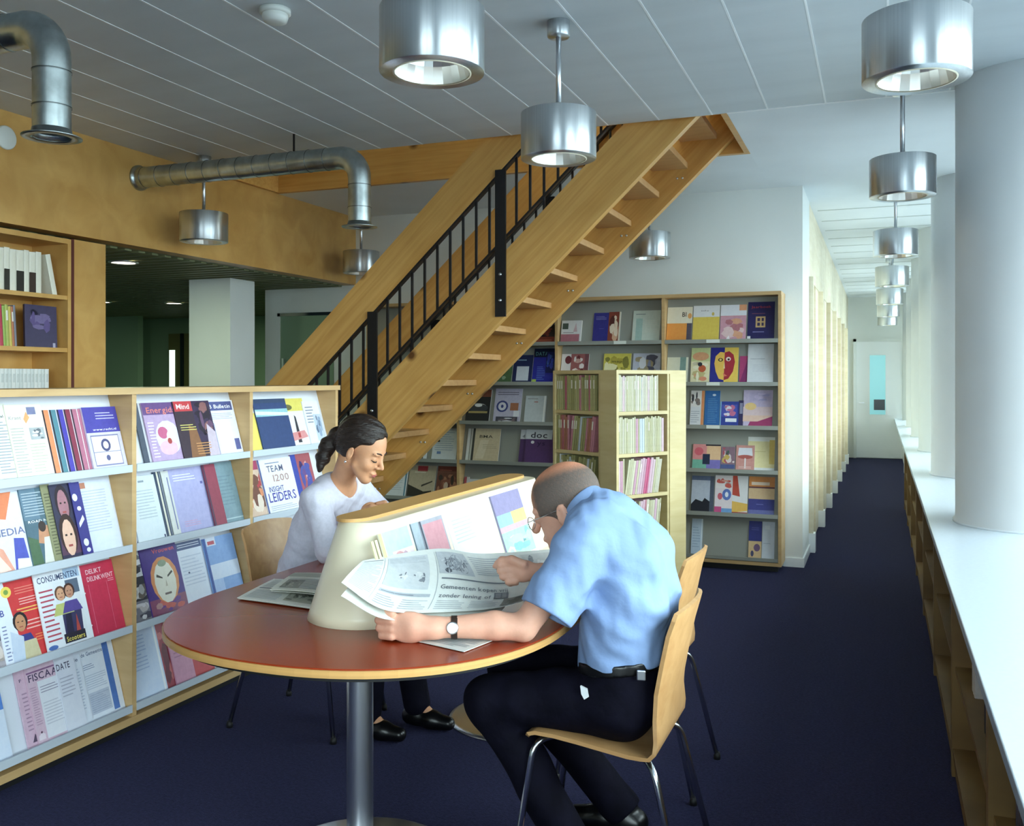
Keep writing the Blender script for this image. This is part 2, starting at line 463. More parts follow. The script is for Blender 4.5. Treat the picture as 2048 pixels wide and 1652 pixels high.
dd = struct(bx('door_glazed', fx(340), fx(383), YF - 0.03, YF, 0, 2.08, 'olive_panel'))
bx('pane', fx(342), fx(353), YF - 0.036, YF - 0.03, 1.0, 1.85, 'glass_lit', dd)
bx('door_frame', fx(366), fx(371), YF - 0.06, YF - 0.03, 0, 2.08, 'screen', dd)
struct(bx('wall_partition_low', fx(252), fx(338), YF - 0.6, YF - 0.5, 0, 2.31, 'dim_wall'))

# ------------------------------------------------------------------ staircase
TH = math.atan(0.945)
def st_low(X): return 1.82 + 0.945 * (X + 2.17)      # lower edge of the stringers
stair = thing('staircase', 'open pine staircase with black railings climbing through the ceiling opening', 'staircase', (-3.2, 5.83, 0))
def sloped(name, low0, tv, zmin, zmax, y0, y1, material, plumb=None):
    """board following the stair slope; low0 = height of its lower edge at X=-2.17"""
    o0 = Vector((-2.17, 0, low0))
    def X(z, off): return -2.17 + (z - low0 - off) / 0.945
    if plumb is None:
        pts = [(X(zmin, 0), zmin), (X(zmin, tv), zmin), (X(zmax, tv), zmax), (X(zmax, 0), zmax)]
    else:
        a, b = plumb
        pts = [(a, low0 + 0.945 * (a + 2.17)), (a, low0 + tv + 0.945 * (a + 2.17)), (b, low0 + tv + 0.945 * (b + 2.17)), (b, low0 + 0.945 * (b + 2.17))]
    c, s = math.cos(TH), math.sin(TH)
    loc = [((x + 2.17) * c + (z - low0) * s, -(x + 2.17) * s + (z - low0) * c) for x, z in pts]
    o = MB().prism(loc, 1, -(y1 - y0) / 2, (y1 - y0) / 2).build(name, material, stair)
    o.rotation_euler = (0, -TH, 0)
    o.location = Vector((-2.17, (y0 + y1) / 2, low0)) - stair.location
    return o
for (y0, y1) in ((5.37, 5.43), (6.22, 6.28)):
    sg = sloped('stringer', 1.82, 0.40, 0.0, 3.40, y0, y1, 'pine')
    sloped('handrail_board', 2.75, 0.305, 0, 0, y0 + 0.005, y1 - 0.01, 'pine', plumb=(-4.2, -0.95))
tm = MB().box(-0.12, 0.12, -0.396, 0.396, -0.04, 0, 0.003).mesh('tread'); tm.materials.append(M['beech'])
for k in range(1, 19):
    z = 0.18 * k
    xc = -2.17 + (z - 2.069) / 0.945
    o = link('tread', tm, parent=stair); o.location = Vector((xc, 5.825, z)) - stair.location
    if k % 2 == 0:
        for dx in (0.05, 0.085):
            b = MB().lathe([(0, 0), (0.008, 0), (0.007, 0.005), (0, 0.006)], n=10).build('bolt', 'steel', stair)
            b.rotation_euler = (math.pi / 2, 0, 0); b.location = Vector((xc + dx, 6.22, z - 0.10)) - stair.location
def bar(name, x0, x1, z0, z1, yc, wx, wy):
    return MB().box(-wx / 2, wx / 2, -wy / 2, wy / 2, 0, z1 - z0).build(name, 'black_metal', stair, Vector(((x0 + x1) / 2, yc, z0)) - stair.location)
for side, (yr, yp) in enumerate(((5.40, 5.362), (6.25, 6.288))):
    sloped('lower_rail', 1.82 + 0.40 + 0.085, 0.018, 0, 0, yr - 0.015, yr + 0.015, 'black_metal', plumb=(-4.28, -1.0))
    sloped('top_rail', 2.735, 0.016, 0, 0, yr - 0.022, yr + 0.022, 'black_metal', plumb=(-4.19, -1.0))
    for xp in (-3.98, -3.08, -2.18):
        zl = st_low(xp)
        po_ = bar('railing_post', xp, xp, zl + 0.02, 2.745 + 0.945 * (xp + 2.17), yp, 0.07, 0.014)
        for dz in (0.10, 0.26):
            b = MB().lathe([(0, 0), (0.011, 0), (0.009, 0.007), (0, 0.008)], n=10).build('bolt', 'steel', po_)
            b.rotation_euler = (math.pi / 2 if side == 0 else -math.pi / 2, 0, 0); b.location = (0, -0.007 if side == 0 else 0.007, dz)
        for j in range(1, 10):
            xb = xp + 0.09 * j
            if xb > -1.25: continue
            bar('baluster', xb, xb, 2.31 + 0.945 * (xb + 2.17), 2.74 + 0.945 * (xb + 2.17), yr, 0.014, 0.014)
        for j in (3, 6):
            xb = xp + 0.09 * j
            bar('baluster', xb, xb, 2.21 + 0.945 * (xb + 2.17), 2.31 + 0.945 * (xb + 2.17), yr, 0.014, 0.014)

# ------------------------------------------------------------------ pendant lamps
def pendant(loc, label, group):
    t = thing('pendant_lamp', label, 'lamp', (loc[0], loc[1], 2.36), 0, group)
    MB().lathe([(0.112, 0.0), (0.155, 0.0), (0.1565, 0.002), (0.1565, 0.188), (0.153, 0.19), (0.02, 0.19), (0, 0.19)], n=64).build('housing', 'brushed', t)
    MB().lathe([(0.112, 0.0), (0.112, 0.004), (0.117, 0.004), (0.117, -0.002), (0.112, -0.002)], n=48).build('rim', 'cream_lacquer', t)
    MB().lathe([(0.112, 0.001), (0.098, 0.05), (0.07, 0.105), (0.03, 0.13), (0.0, 0.13)], n=22, smooth=False).build('reflector', 'reflector', t)
    MB().lathe([(0, 0.075), (0.018, 0.08), (0.022, 0.1), (0.015, 0.128)], n=14).build('bulb', 'bulb', t)
    MB().tube([(0, 0, 0.19), (0, 0, ZC - 2.36 - 0.03)], 0.0115, 12).build('rod', 'steel', t)
    MB().lathe([(0, ZC - 2.36 - 0.065), (0.045, ZC - 2.36 - 0.065), (0.048, ZC - 2.36 - 0.06), (0.048, ZC - 2.36 - 0.001), (0, ZC - 2.36 - 0.001)], n=32).build('canopy', 'brushed', t)
    return t
pg = 'brushed metal pendant lamps'
p0 = pendant((-1.245, 2.52), 'large brushed metal pendant lamp nearest above the red table, cut by the frame top', pg)
def plamp(x, y, label): return dup(p0, (x, y, 2.36), None, label)
plamp(-1.245, 3.70, 'pendant lamp hanging on its rod in front of the stair railing')
plamp(-4.20, 5.08, 'pendant lamp below the long horizontal duct, before the birch fascia')
plamp(-4.19, 7.10, 'small pendant lamp under the duct outlet, half hidden by the stair handrail')
plamp(-1.63, 7.00, 'pendant lamp to the right below the staircase, before the white wall')
rl = ['nearest pendant lamp of the right-hand row, beside the round column', 'second pendant lamp of the corridor row, before the smooth ceiling',
      'third pendant lamp of the corridor row', 'fourth pendant lamp of the corridor row', 'fifth pendant lamp along the corridor',
      'sixth pendant lamp along the corridor', 'last pendant lamp of the row, just before the far door']
for yy, lb in zip((3.12, 5.09, 7.55, 10.0, 12.45, 14.9, 17.35), rl):
    plamp(0.10, yy, lb)

# ------------------------------------------------------------------ ducts, detector, speaker, downlights
mat('seam_dark', (0.16, 0.18, 0.18), 0.45, metal=1.0)
def duct(y, label):
    t = thing('ventilation_duct', label, 'duct', (XF, y, 2.755), 0, 'galvanised spiral ducts')
    pts, rs = [], []
    L = 1.65
    R = 0.13
    n = 46
    for i in range(n + 1):
        xx = 0.012 + (L - R) * i / n
        pts.append((xx, 0, 0)); rs.append(0.0665)
    for i in range(1, 9):
        a = i / 9 * math.pi / 2
        pts.append((L - R + R * math.sin(a), 0, -(R - R * math.cos(a)))); rs.append(0.0675)
    zb = 2.34 - 2.755
    for i in range(0, 7):
        pts.append((L, 0, -R + (zb + R) * i / 6)); rs.append(0.0665)
    # the near end of the vertical pipe flares into the flange
    MB().tube(pts, rs, 28, caps=False).build('pipe', 'galvanised', t)
    for k in range(1, 13):
        q = L - R - 0.125 * k + 0.06
        if q < 0.05: break
        MB().tube([(q - 0.022, -0.0, 0), (q - 0.020, 0, 0)], 0.0690, 28).build('spiral_seam', 'seam_dark', t)
    for z in (-0.17, -0.30):
        o = MB().tube([(L, 0, z), (L, 0, z - 0.004)], 0.0690, 28, caps=False).build('spiral_seam', 'seam_dark', t)
    MB().lathe([(0.064, zb + 0.03), (0.068, zb + 0.03), (0.072, zb + 0.008), (0.104, zb + 0.002), (0.104, zb - 0.002), (0.068, zb - 0.002), (0.06, zb + 0.02)], c=(L, 0), n=40).build('flange', 'galvanised', t)
    o = MB().lathe([(0.066, 0), (0.082, 0), (0.082, 0.014), (0.07, 0.018), (0.0675, 0.03)], n=32).build('wall_collar', 'galvanised', t)
    o.rotation_euler = (0, math.pi / 2, 0)
    MB().box(L - 0.46, L - 0.45, -0.004, 0.004, 0.066, ZC - 2.755).build('hanger_rod', 'black_metal', t)
    return t
duct(4.81, 'galvanised spiral duct with downturned outlet in front of the staircase')
duct(2.61, 'galvanised duct elbow with wide flange at the upper left corner')
sd = thing('smoke_detector', 'white round smoke detector on the ceiling boards', 'smoke detector', (-2.26, 3.16, ZC))
MB().lathe([(0, -0.001), (0.062, -0.001), (0.062, -0.018), (0.055, -0.022), (0, -0.022)], n=36).build('base', 'plastic_white', sd)
MB().lathe([(0.05, -0.022), (0.052, -0.032), (0.046, -0.05), (0.03, -0.056), (0, -0.057)], n=36).build('sensor_dome', 'plastic_white', sd)
sp = thing('speaker_disc', 'pale round wall disc on the birch fascia above the bookcase', 'wall disc', (XF, 3.81, 2.78))
o = MB().lathe([(0, 0.012), (0.06, 0.012), (0.066, 0.006), (0.066, 0), (0, 0)], n=32).build('cover', 'plastic_white', sp); o.rotation_euler = (0, math.pi / 2, 0)
for i, (u, v) in enumerate(((247, 526), (348, 607), (455, 640), (0, 0), (0, 0))):
    r = ray(u, v); kk = (2.29 - EYE) / r.z
    p = Vector((r.x * kk, r.y * kk, 2.298))
    if i >= 2: p = Vector(((-8.0, 8.0, 2.298), (-6.3, 9.2, 2.298), (-7.2, 4.6, 2.298))[i - 2])  # downlights after the first two are added to brighten the low zone
    d = thing('downlight', ['lit round downlight in the low ceiling beside the birch panel', 'lit downlight deeper in the low ceiling, left of the pillar', 'added downlight in the low ceiling behind the pillar', 'added downlight in the low ceiling before the far wall', 'added downlight in the low ceiling behind the open bookcase'][i], 'downlight', p, 0, 'recessed downlights of the low ceiling')
    MB().lathe([(0.085, 0.0), (0.105, 0.0), (0.107, -0.006), (0.085, -0.01)], n=28).build('trim_ring', 'steel', d)
    MB().lathe([(0, -0.004), (0.085, -0.004)], n=28).build('lamp_face', 'downlight', d)
    la = bpy.data.lights.new('lamp_light', 'AREA'); la.shape = 'DISK'; la.size = 0.16; la.energy = 13; la.color = (0.80, 1.0, 0.66)
    lo = bpy.data.objects.new('lamp_light', la); COL.objects.link(lo); lo.parent = d; lo.location = (0, 0, -0.012)

# ------------------------------------------------------------------ magazine rack and wall bookcase
def display_case(name, label, cat, loc, rz, nbay, pitch, ledges, ztop, depth, mw, mback, mledge, tilt=0.085, bottom=0.05):
    t = thing(name, label, cat, (loc[0], loc[1], 0), rz)
    W = nbay * pitch
    th = 0.024
    def part(nm, a, m, par=t):
        return bx(nm, *a, m, None) if False else MB().box(*a).build(nm, m, par)
    part('top_board', (-th / 2, W + th / 2, -0.012, depth, ztop - 0.026, ztop), mw)
    part('bottom_board', (-th / 2, W + th / 2, 0.0, depth, bottom, bottom + 0.03), mw)
    part('plinth', (0.02, W - 0.02, 0.06, depth - 0.02, 0, bottom), 'black_rubber')
    part('back_panel', (0, W, depth - 0.012, depth, bottom, ztop - 0.02), mw)
    for k in range(nbay + 1):
        part('divider', (k * pitch - th / 2, k * pitch + th / 2, 0.004, depth - 0.012, bottom + 0.03, ztop - 0.026), mw)
    for k in range(nbay):
        for i, z in enumerate(ledges):
            zt = (ledges[i - 1] - 0.016) if i else ztop - 0.028
            a, b = k * pitch + th / 2 + 0.001, (k + 1) * pitch - th / 2 - 0.001
            y0, y1 = 0.046, 0.046 + tilt
            MB().prism([(y0, z), (y0 + 0.006, z), (y1 + 0.006, zt), (y1, zt)], 0, a, b).build('display_board', mback, t)
            lg = MB()
            lg.prism([(0.0, z - 0.014), (0.06, z - 0.014), (0.06, z), (0.008, z - 0.002), (0.008, z + 0.016), (0.0, z + 0.016)], 0, a, b)
            lg.build('ledge', mledge, t)
    return t
RL = (1.085, 0.762, 0.436, 0.112)
RK0 = 4.52 - 3 * 0.763
rack = display_case('magazine_rack', 'low birch magazine rack with sloping white shelves along the left', 'magazine rack', (-2.82, RK0), math.pi / 2, 3, 0.763, RL, 1.412, 0.3, 'birch_pale', 'rack_white', 'shelf_metal')
BL = (1.733, 1.408, 1.08, 0.748, 0.419, 0.09)
BK0 = -4.20
bookcase = display_case('wall_bookcase', 'tall birch display bookcase with grey sloping shelves on the back wall', 'bookcase', (BK0, 7.22), 0, 4, 0.875, BL, 2.10, 0.305, 'birch_pale', 'shelf_grey', 'shelf_grey')

for (u_, row_) in ((1426, 0), (1426, 1), (1426, 2), (1240, 0)):
    MB().box(-0.05, 0.05, -0.0035, -0.0005, -0.011, 0.014).build('shelf_label', 'plastic_white', bookcase, (at_y(u_, 0, 7.22).x - BK0, 0, BL[row_]))
# ------------------------------------------------------------------ bookcase under the fascia, birch panel
def open_case(name, label, x, y0, y1, shelves, ztop, depth):
    t = thing(name, label, 'bookcase', (x, (y0 + y1) / 2, 0))
    a, b = y0 - (y0 + y1) / 2, y1 - (y0 + y1) / 2
    MB().box(-depth, 0, a, a + 0.025, 0, ztop).build('side_panel', 'birch', t)
    MB().box(-depth, 0, b - 0.025, b, 0, ztop).build('side_panel', 'birch', t)
    MB().box(-depth, -depth + 0.012, a + 0.025, b - 0.025, 0, ztop).build('back_panel', 'birch', t)
    MB().box(-depth + 0.012, 0, a + 0.025, b - 0.025, ztop - 0.03, ztop).build('top_board', 'birch', t)
    for z in shelves:
        MB().box(-depth + 0.012, -0.004, a + 0.025, b - 0.025, z - 0.025, z).build('shelf', 'birch', t)
    return t
obc = open_case('open_bookcase', 'open birch bookcase under the fascia behind the magazine rack', XF - 0.03, 3.30, 4.29, (1.945, 1.632, 1.30, 0.95, 0.6, 0.25), 2.285, 0.30)
struct(bx('trim_panel', XF - 0.30, XF - 0.035, 4.315, 4.565, 0, 2.29, 'birch'))
struct(bx('trim_gap', XF - 0.29, XF - 0.03, 4.292, 4.313, 0, 2.29, 'dark_red'))

# ------------------------------------------------------------------ book carousel (pinwheel of four shelf towers)
CS = 0.62
cr = (math.sin(math.radians(31.9)), math.cos(math.radians(31.9)))
P0 = ray(1233) * 5.8
CC = Vector((P0.x + CS / 2 * (cr[0] - cr[1]), P0.y + CS / 2 * (cr[1] + cr[0]), 0))
CRZ = math.atan2(cr[1], cr[0])            # local +x = right-hand face direction
car = thing('book_carousel', 'square birch book carousel with pinwheel shelves beneath the stairs', 'book carousel', CC, CRZ)
CD = 0.150
CSH = (1.243, 0.98, 0.72, 0.46, 0.20)
cb = wood('birch_cream', '#d9c795', '#cdb883', (2, 2, 14), 0.45)
for f in range(4):
    h = CS / 2
    R4 = Matrix.Rotation(f * math.pi / 2, 4, 'Z')
    def cbox(nm, a, m='birch_cream'):
        o = MB().box(*a).build(nm, m, car)
        o.rotation_euler = (0, 0, f * math.pi / 2)
        return o
    wv = CS - CD
    cbox('side_panel', (-h, -h + 0.02, -h, -h + CD, 0.06, 1.48))
    cbox('side_panel', (-h + wv - 0.02, -h + wv, -h + 0.004, -h + CD, 0.06, 1.48))
    cbox('back_panel', (-h + 0.02, -h + wv - 0.02, -h + CD - 0.012, -h + CD, 0.06, 1.48))
    for z in CSH:
        cbox('shelf', (-h + 0.02, -h + wv - 0.02, -h + 0.004, -h + CD - 0.012, z - 0.022, z))
MB().box(-CS / 2, CS / 2, -CS / 2, CS / 2, 1.48, 1.503).build('top_board', 'birch_cream', car)
MB().box(-CS / 2, CS / 2, -CS / 2, CS / 2, 0.035, 0.06).build('base_board', 'birch_cream', car)
MB().lathe([(0, 0), (0.22, 0), (0.22, 0.035), (0, 0.035)], n=32).build('turntable', 'black_rubber', car)

# ------------------------------------------------------------------ window sill and low bookcases beneath
struct(bx('trim_sill', 0.222, XW, -1.2, YE - 0.02, 0.70, 0.731, 'sill_laminate', bev=0.003))
lows = ['low birch bookcase at the right frame edge, nearest under the sill', 'second low bookcase under the sill, with dark papers', 'third low bookcase under the window sill',
        'fourth low bookcase under the window sill', 'fifth low bookcase under the window sill', 'sixth low bookcase under the window sill', 'seventh low bookcase under the window sill', 'last low bookcase under the sill before the boxed end']
def low_case(y0, y1, label):
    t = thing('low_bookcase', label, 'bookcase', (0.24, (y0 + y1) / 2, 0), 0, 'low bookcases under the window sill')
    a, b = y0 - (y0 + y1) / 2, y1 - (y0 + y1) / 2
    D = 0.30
    MB().box(0, D, a, a + 0.024, 0, 0.70).build('side_panel', 'birch_shaded', t)
    MB().box(0, D, b - 0.024, b, 0, 0.70).build('side_panel', 'birch_shaded', t)
    MB().box(D - 0.012, D, a + 0.024, b - 0.024, 0, 0.70).build('back_panel', 'birch_shaded', t)
    MB().box(0.012, D - 0.012, a + 0.024, b - 0.024, 0.0, 0.08).build('plinth', 'birch_shaded', t)
    MB().box(0.002, D - 0.012, a + 0.024, b - 0.024, 0.08, 0.104).build('shelf', 'birch_shaded', t)
    MB().box(0.012, D - 0.012, a + 0.024, b - 0.024, 0.38, 0.402).build('shelf', 'birch_shaded', t)
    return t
LOWY = [1.30 + 1.25 * k for k in range(9)]
for k in range(8):
    low_case(LOWY[k], LOWY[k + 1] - 0.004, lows[k])
for k, (ya, xb) in enumerate(((11.4, 0.30), (13.6, 0.33), (15.9, 0.36))):
    struct(bx('wall_boxing_%d' % (k + 1), xb, XW, ya, ya + 2.2 if k < 2 else YE, 0, 0.70, 'white_paint'))

# ------------------------------------------------------------------ reading table
TX, TY, THX = -1.45, 3.10, 0.605
def table_outline(off=0.0, n=44):
    hx = THX - off; ry = 0.62 - off; yc = 0.53
    pts = []
    def sg(v, p): return math.copysign(abs(v) ** p, v)
    e = 2 / 2.25
    for i in range(n + 1):
        a = -math.pi / 2 - math.pi / 2 + math.pi * i / n      # near end: from left to right
        pts.append((hx * sg(math.cos(a), e), -yc + ry * sg(math.sin(a), e)))
    for i in range(n + 1):
        a = math.pi * i / n
        pts.append((hx * sg(math.cos(a), e), yc + ry * sg(math.sin(a), e)))
    return pts
table = thing('reading_table', 'long oval reading table with red-brown top and wooden edge', 'table', (TX, TY, 0))
def table_slab(off, z0, z1):
    o_ = table_outline(off, 44); n_ = 44
    near = o_[:n_ + 1]; far = o_[n_ + 1:]
    L_ = [near[i] for i in range(n_ // 2, -1, -1)] + [far[i] for i in range(n_, n_ // 2 - 1, -1)]
    m_ = MB()
    top = [(m_.bm.verts.new((x, y, z1)), m_.bm.verts.new((-x, y, z1))) for x, y in L_]
    bot = [(m_.bm.verts.new((x, y, z0)), m_.bm.verts.new((-x, y, z0))) for x, y in L_]
    for i in range(len(L_) - 1):
        a, b, c, d = top[i], top[i + 1], bot[i], bot[i + 1]
        m_.bm.faces.new((a[0], a[1], b[1], b[0])); m_.bm.faces.new((c[0], d[0], d[1], c[1]))
        m_.bm.faces.new((a[0], b[0], d[0], c[0])); m_.bm.faces.new((a[1], c[1], d[1], b[1]))
    bmesh.ops.remove_doubles(m_.bm, verts=m_.bm.verts[:], dist=1e-6)
    return m_
table_slab(0.004, 0.7364, 0.7405).build('tabletop', 'tabletop', table)
table_slab(0.0, 0.717, 0.7362).build('edge_band', 'table_edge', table)
table_slab(0.03, 0.700, 0.7168).build('underside', 'black_rubber', table)
for yl in (2.45, 3.75):
    MB().lathe([(0.0395, 0.02), (0.0395, 0.70)], c=(0.0, yl - TY), n=40).build('leg', 'steel', table)
    MB().lathe([(0, 0), (0.29, 0), (0.29, 0.004), (0.27, 0.012), (0.04, 0.022), (0, 0.022)], c=(0.0, yl - TY), n=56).build('base_disc', 'steel', table)

# ------------------------------------------------------------------ wedge-shaped display divider on the table
DX, DY0, DY1, DZ0, DZ1 = -1.44, 2.465, 3.72, 0.7406, 1.028
RB, RT = 0.172, 0.078
dv = thing('display_divider', 'cream wedge-shaped display divider with rounded ends along the table', 'display stand', (DX, (DY0 + DY1) / 2, DZ0))
def stad(r, z, n=24):
    h = (DY1 - DY0) / 2
    P = []
    for i in range(n + 1):
        a = math.pi + math.pi * i / n
        P.append((r * math.cos(a), -h + r * math.sin(a), z))
    for i in range(n + 1):
        a = math.pi * i / n
        P.append((r * math.cos(a), h + r * math.sin(a), z))
    return P
mb = MB()
rings = []
for i in range(11):
    t_ = i / 10
    rings.append([mb.bm.verts.new(p) for p in stad(RB + (RT - RB) * t_, (DZ1 - DZ0) * t_)])
for i in range(10):
    n_ = len(rings[0])
    for k in range(n_):
        f = mb.bm.faces.new((rings[i][k], rings[i][(k + 1) % n_], rings[i + 1][(k + 1) % n_], rings[i + 1][k])); f.smooth = True
mb.bm.faces.new(rings[0][::-1]); mb.bm.faces.new(rings[-1])
mb.build('shell', 'cream_lacquer', dv)
mb = MB(); mb.prism([(p[0] * 0.66 - 0.028, p[1]) for p in stad(RT + 0.003, 0)], 2, DZ1 - DZ0 + 0.0003, DZ1 - DZ0 + 0.010); mb.build('ridge_cap', 'table_edge', dv)
DTILT = math.atan2(RB - RT, DZ1 - DZ0)
for s in (1, -1):
    xz = RB + (RT - RB) * 0.06
    MB().box(0 if s > 0 else -0.028, 0.028 if s > 0 else 0, -0.56, 0.56, 0, 0.004).build('ledge', 'cream_lacquer', dv, (s * (xz - 0.006), 0, 0.018))

# ------------------------------------------------------------------ bent plywood chairs
def make_chair(loc, rz, label):
    t = thing('plywood_chair', label, 'chair', loc, rz, 'bent plywood chairs with chrome legs')
    prof = [(0.192, 0.438), (0.186, 0.449), (0.165, 0.455), (0.11, 0.453), (0.04, 0.445), (-0.04, 0.434), (-0.10, 0.426), (-0.135, 0.425), (-0.158, 0.432), (-0.173, 0.448), (-0.181, 0.475), (-0.189, 0.53), (-0.200, 0.60), (-0.215, 0.68), (-0.232, 0.76), (-0.247, 0.815), (-0.252, 0.832)]
    n = 14
    top, bot = [], []
    for i, (px, pz) in enumerate(prof):
        q = prof[min(i + 1, len(prof) - 1)]; p_ = prof[max(i - 1, 0)]
        tx, tz = q[0] - p_[0], q[1] - p_[1]; l = math.hypot(tx, tz); nx, nz = tz / l, -tx / l      # normal towards the sitter
        f = i / (len(prof) - 1)
        back = max(0, min(1, (pz - 0.45) / 0.12)) if px < -0.15 else 0
        hw = 0.200 - 0.018 * back
        if i == 0: hw -= 0.012
        if pz > 0.82: hw -= 0.012
        r0, r1 = [], []
        for j in range(n + 1):
            yy = -hw + 2 * hw * j / n
            c = (yy / hw) ** 2
            ox, oz = px + 0.026 * back * c, pz + (0.006 * c if px > -0.15 else -0.012 * c * (1 if pz > 0.8 else 0))
            r0.append((ox + nx * 0.0055, yy, oz + nz * 0.0055)); r1.append((ox - nx * 0.0055, yy, oz - nz * 0.0055))
        top.append(r0); bot.append(r1)
    mb = MB(); mb.quadgrid(top); mb.quadgrid([r[::-1] for r in bot])
    bmesh.ops.remove_doubles(mb.bm, verts=mb.bm.verts[:], dist=1e-6)
    # close the rim
    rim0 = [top[0][j] for j in range(n + 1)] + [top[i][n] for i in range(1, len(top))] + [top[-1][j] for j in range(n - 1, -1, -1)] + [top[i][0] for i in range(len(top) - 2, 0, -1)]
    rim1 = [bot[0][j] for j in range(n + 1)] + [bot[i][n] for i in range(1, len(bot))] + [bot[-1][j] for j in range(n - 1, -1, -1)] + [bot[i][0] for i in range(len(bot) - 2, 0, -1)]
    a = [mb.bm.verts.new(p) for p in rim0]; b = [mb.bm.verts.new(p) for p in rim1]
    for k in range(len(a)):
        mb.bm.faces.new((a[k], a[(k + 1) % len(a)], b[(k + 1) % len(a)], b[k]))
    mb.build('seat_shell', 'beech', t)
    def bez(pts, m=6):
        out = []
        for k in range(len(pts) - 1):
            out.append(Vector(pts[k]))
        out.append(Vector(pts[-1]))
        # round the corners
        res = [out[0]]
        for k in range(1, len(out) - 1):
            p0_, p1_, p2_ = out[k - 1], out[k], out[k + 1]
            ra = min(0.05, (p1_ - p0_).length * 0.45, (p2_ - p1_).length * 0.45)
            s_ = p1_ + (p0_ - p1_).normalized() * ra; e_ = p1_ + (p2_ - p1_).normalized() * ra
            for q in range(m + 1):
                tt = q / m
                res.append(s_ * (1 - tt) ** 2 + p1_ * 2 * tt * (1 - tt) + e_ * tt ** 2)
        res.append(out[-1])
        return res
    for s in (-1, 1):
        lg = MB().tube(bez([(0.06, s * 0.02, 0.425), (0.175, s * 0.175, 0.432), (0.236, s * 0.205, 0.012)]), 0.0095, 12).build('leg', 'chrome', t)
        MB().lathe([(0, 0), (0.013, 0), (0.013, 0.014), (0.0098, 0.026), (0, 0.026)], c=(0.236, s * 0.205), n=14).build('rubber_foot', 'black_rubber', lg)
        lg = MB().tube(bez([(-0.03, s * 0.02, 0.413), (-0.165, s * 0.175, 0.408), (-0.262, s * 0.21, 0.012)]), 0.0095, 12).build('leg', 'chrome', t)
        MB().lathe([(0, 0), (0.013, 0), (0.013, 0.014), (0.0098, 0.026), (0, 0.026)], c=(-0.262, s * 0.21), n=14).build('rubber_foot', 'black_rubber', lg)
    MB().box(-0.05, 0.08, -0.03, 0.03, 0.404, 0.432).build('seat_bracket', 'black_metal', t)
    return t
ch1 = make_chair((-0.735, 2.665, 0), math.pi, 'bent plywood chair under the man in the blue shirt')
dup(ch1, (-0.85, 3.42, 0), math.pi - 0.03, 'empty bent plywood chair behind the man, mostly hidden')
dup(ch1, (-2.26, 3.42, 0), 0.0, 'bent plywood chair under the woman, before the magazine rack')

# ------------------------------------------------------------------ printed matter: flat print is laid on the paper as thin coloured shapes
def print_mat():
    m = bpy.data.materials.new('printed_paper'); m.use_nodes = True
    nt = m.node_tree; b = nt.nodes['Principled BSDF']
    a = nt.nodes.new('ShaderNodeVertexColor'); a.layer_name = 'Col'
    tc = nt.nodes.new('ShaderNodeTexCoord')
    nz = nt.nodes.new('ShaderNodeTexNoise'); nz.inputs['Scale'].default_value = 38; nz.inputs['Detail'].default_value = 8; nz.inputs['Roughness'].default_value = 0.7
    mx = nt.nodes.new('ShaderNodeMix'); mx.data_type = 'RGBA'; mx.blend_type = 'OVERLAY'; mx.inputs['Factor'].default_value = 0.30
    nt.links.new(tc.outputs['Object'], nz.inputs['Vector'])
    nt.links.new(a.outputs['Color'], mx.inputs['A']); nt.links.new(nz.outputs['Fac'], mx.inputs['B'])
    nt.links.new(mx.outputs['Result'], b.inputs['Base Color'])
    b.inputs['Roughness'].default_value = 0.42
    b.inputs['Specular IOR Level'].default_value = 0.35
    M['printed_paper'] = m
print_mat()

GLY = {}
def load_glyphs():
    chars = 'ABCDEFGHIJKLMNOPQRSTUVWXYZabcdefghijklmnopqrstuvwxyz0123456789.,!&%\'-'
    obs = []
    for ch in chars:
        cu = bpy.data.curves.new('glyph', 'FONT'); cu.body = ch; cu.resolution_u = 2; cu.size = 1.0; cu.offset = 0.012
        o = bpy.data.objects.new('glyph', cu); COL.objects.link(o); obs.append((ch, o))
    dg = bpy.context.evaluated_depsgraph_get(); dg.update()
    for ch, o in obs:
        e = o.evaluated_get(dg); me = e.to_mesh()
        vs = [(v.co.x, v.co.y) for v in me.vertices]
        fs = [tuple(p.vertices) for p in me.polygons]
        e.to_mesh_clear()
        xs = [v[0] for v in vs] or [0, 0.3]
        GLY[ch] = (vs, fs, min(xs), max(xs))
    for ch, o in obs:
        cu = o.data; bpy.data.objects.remove(o); bpy.data.curves.remove(cu)
load_glyphs()

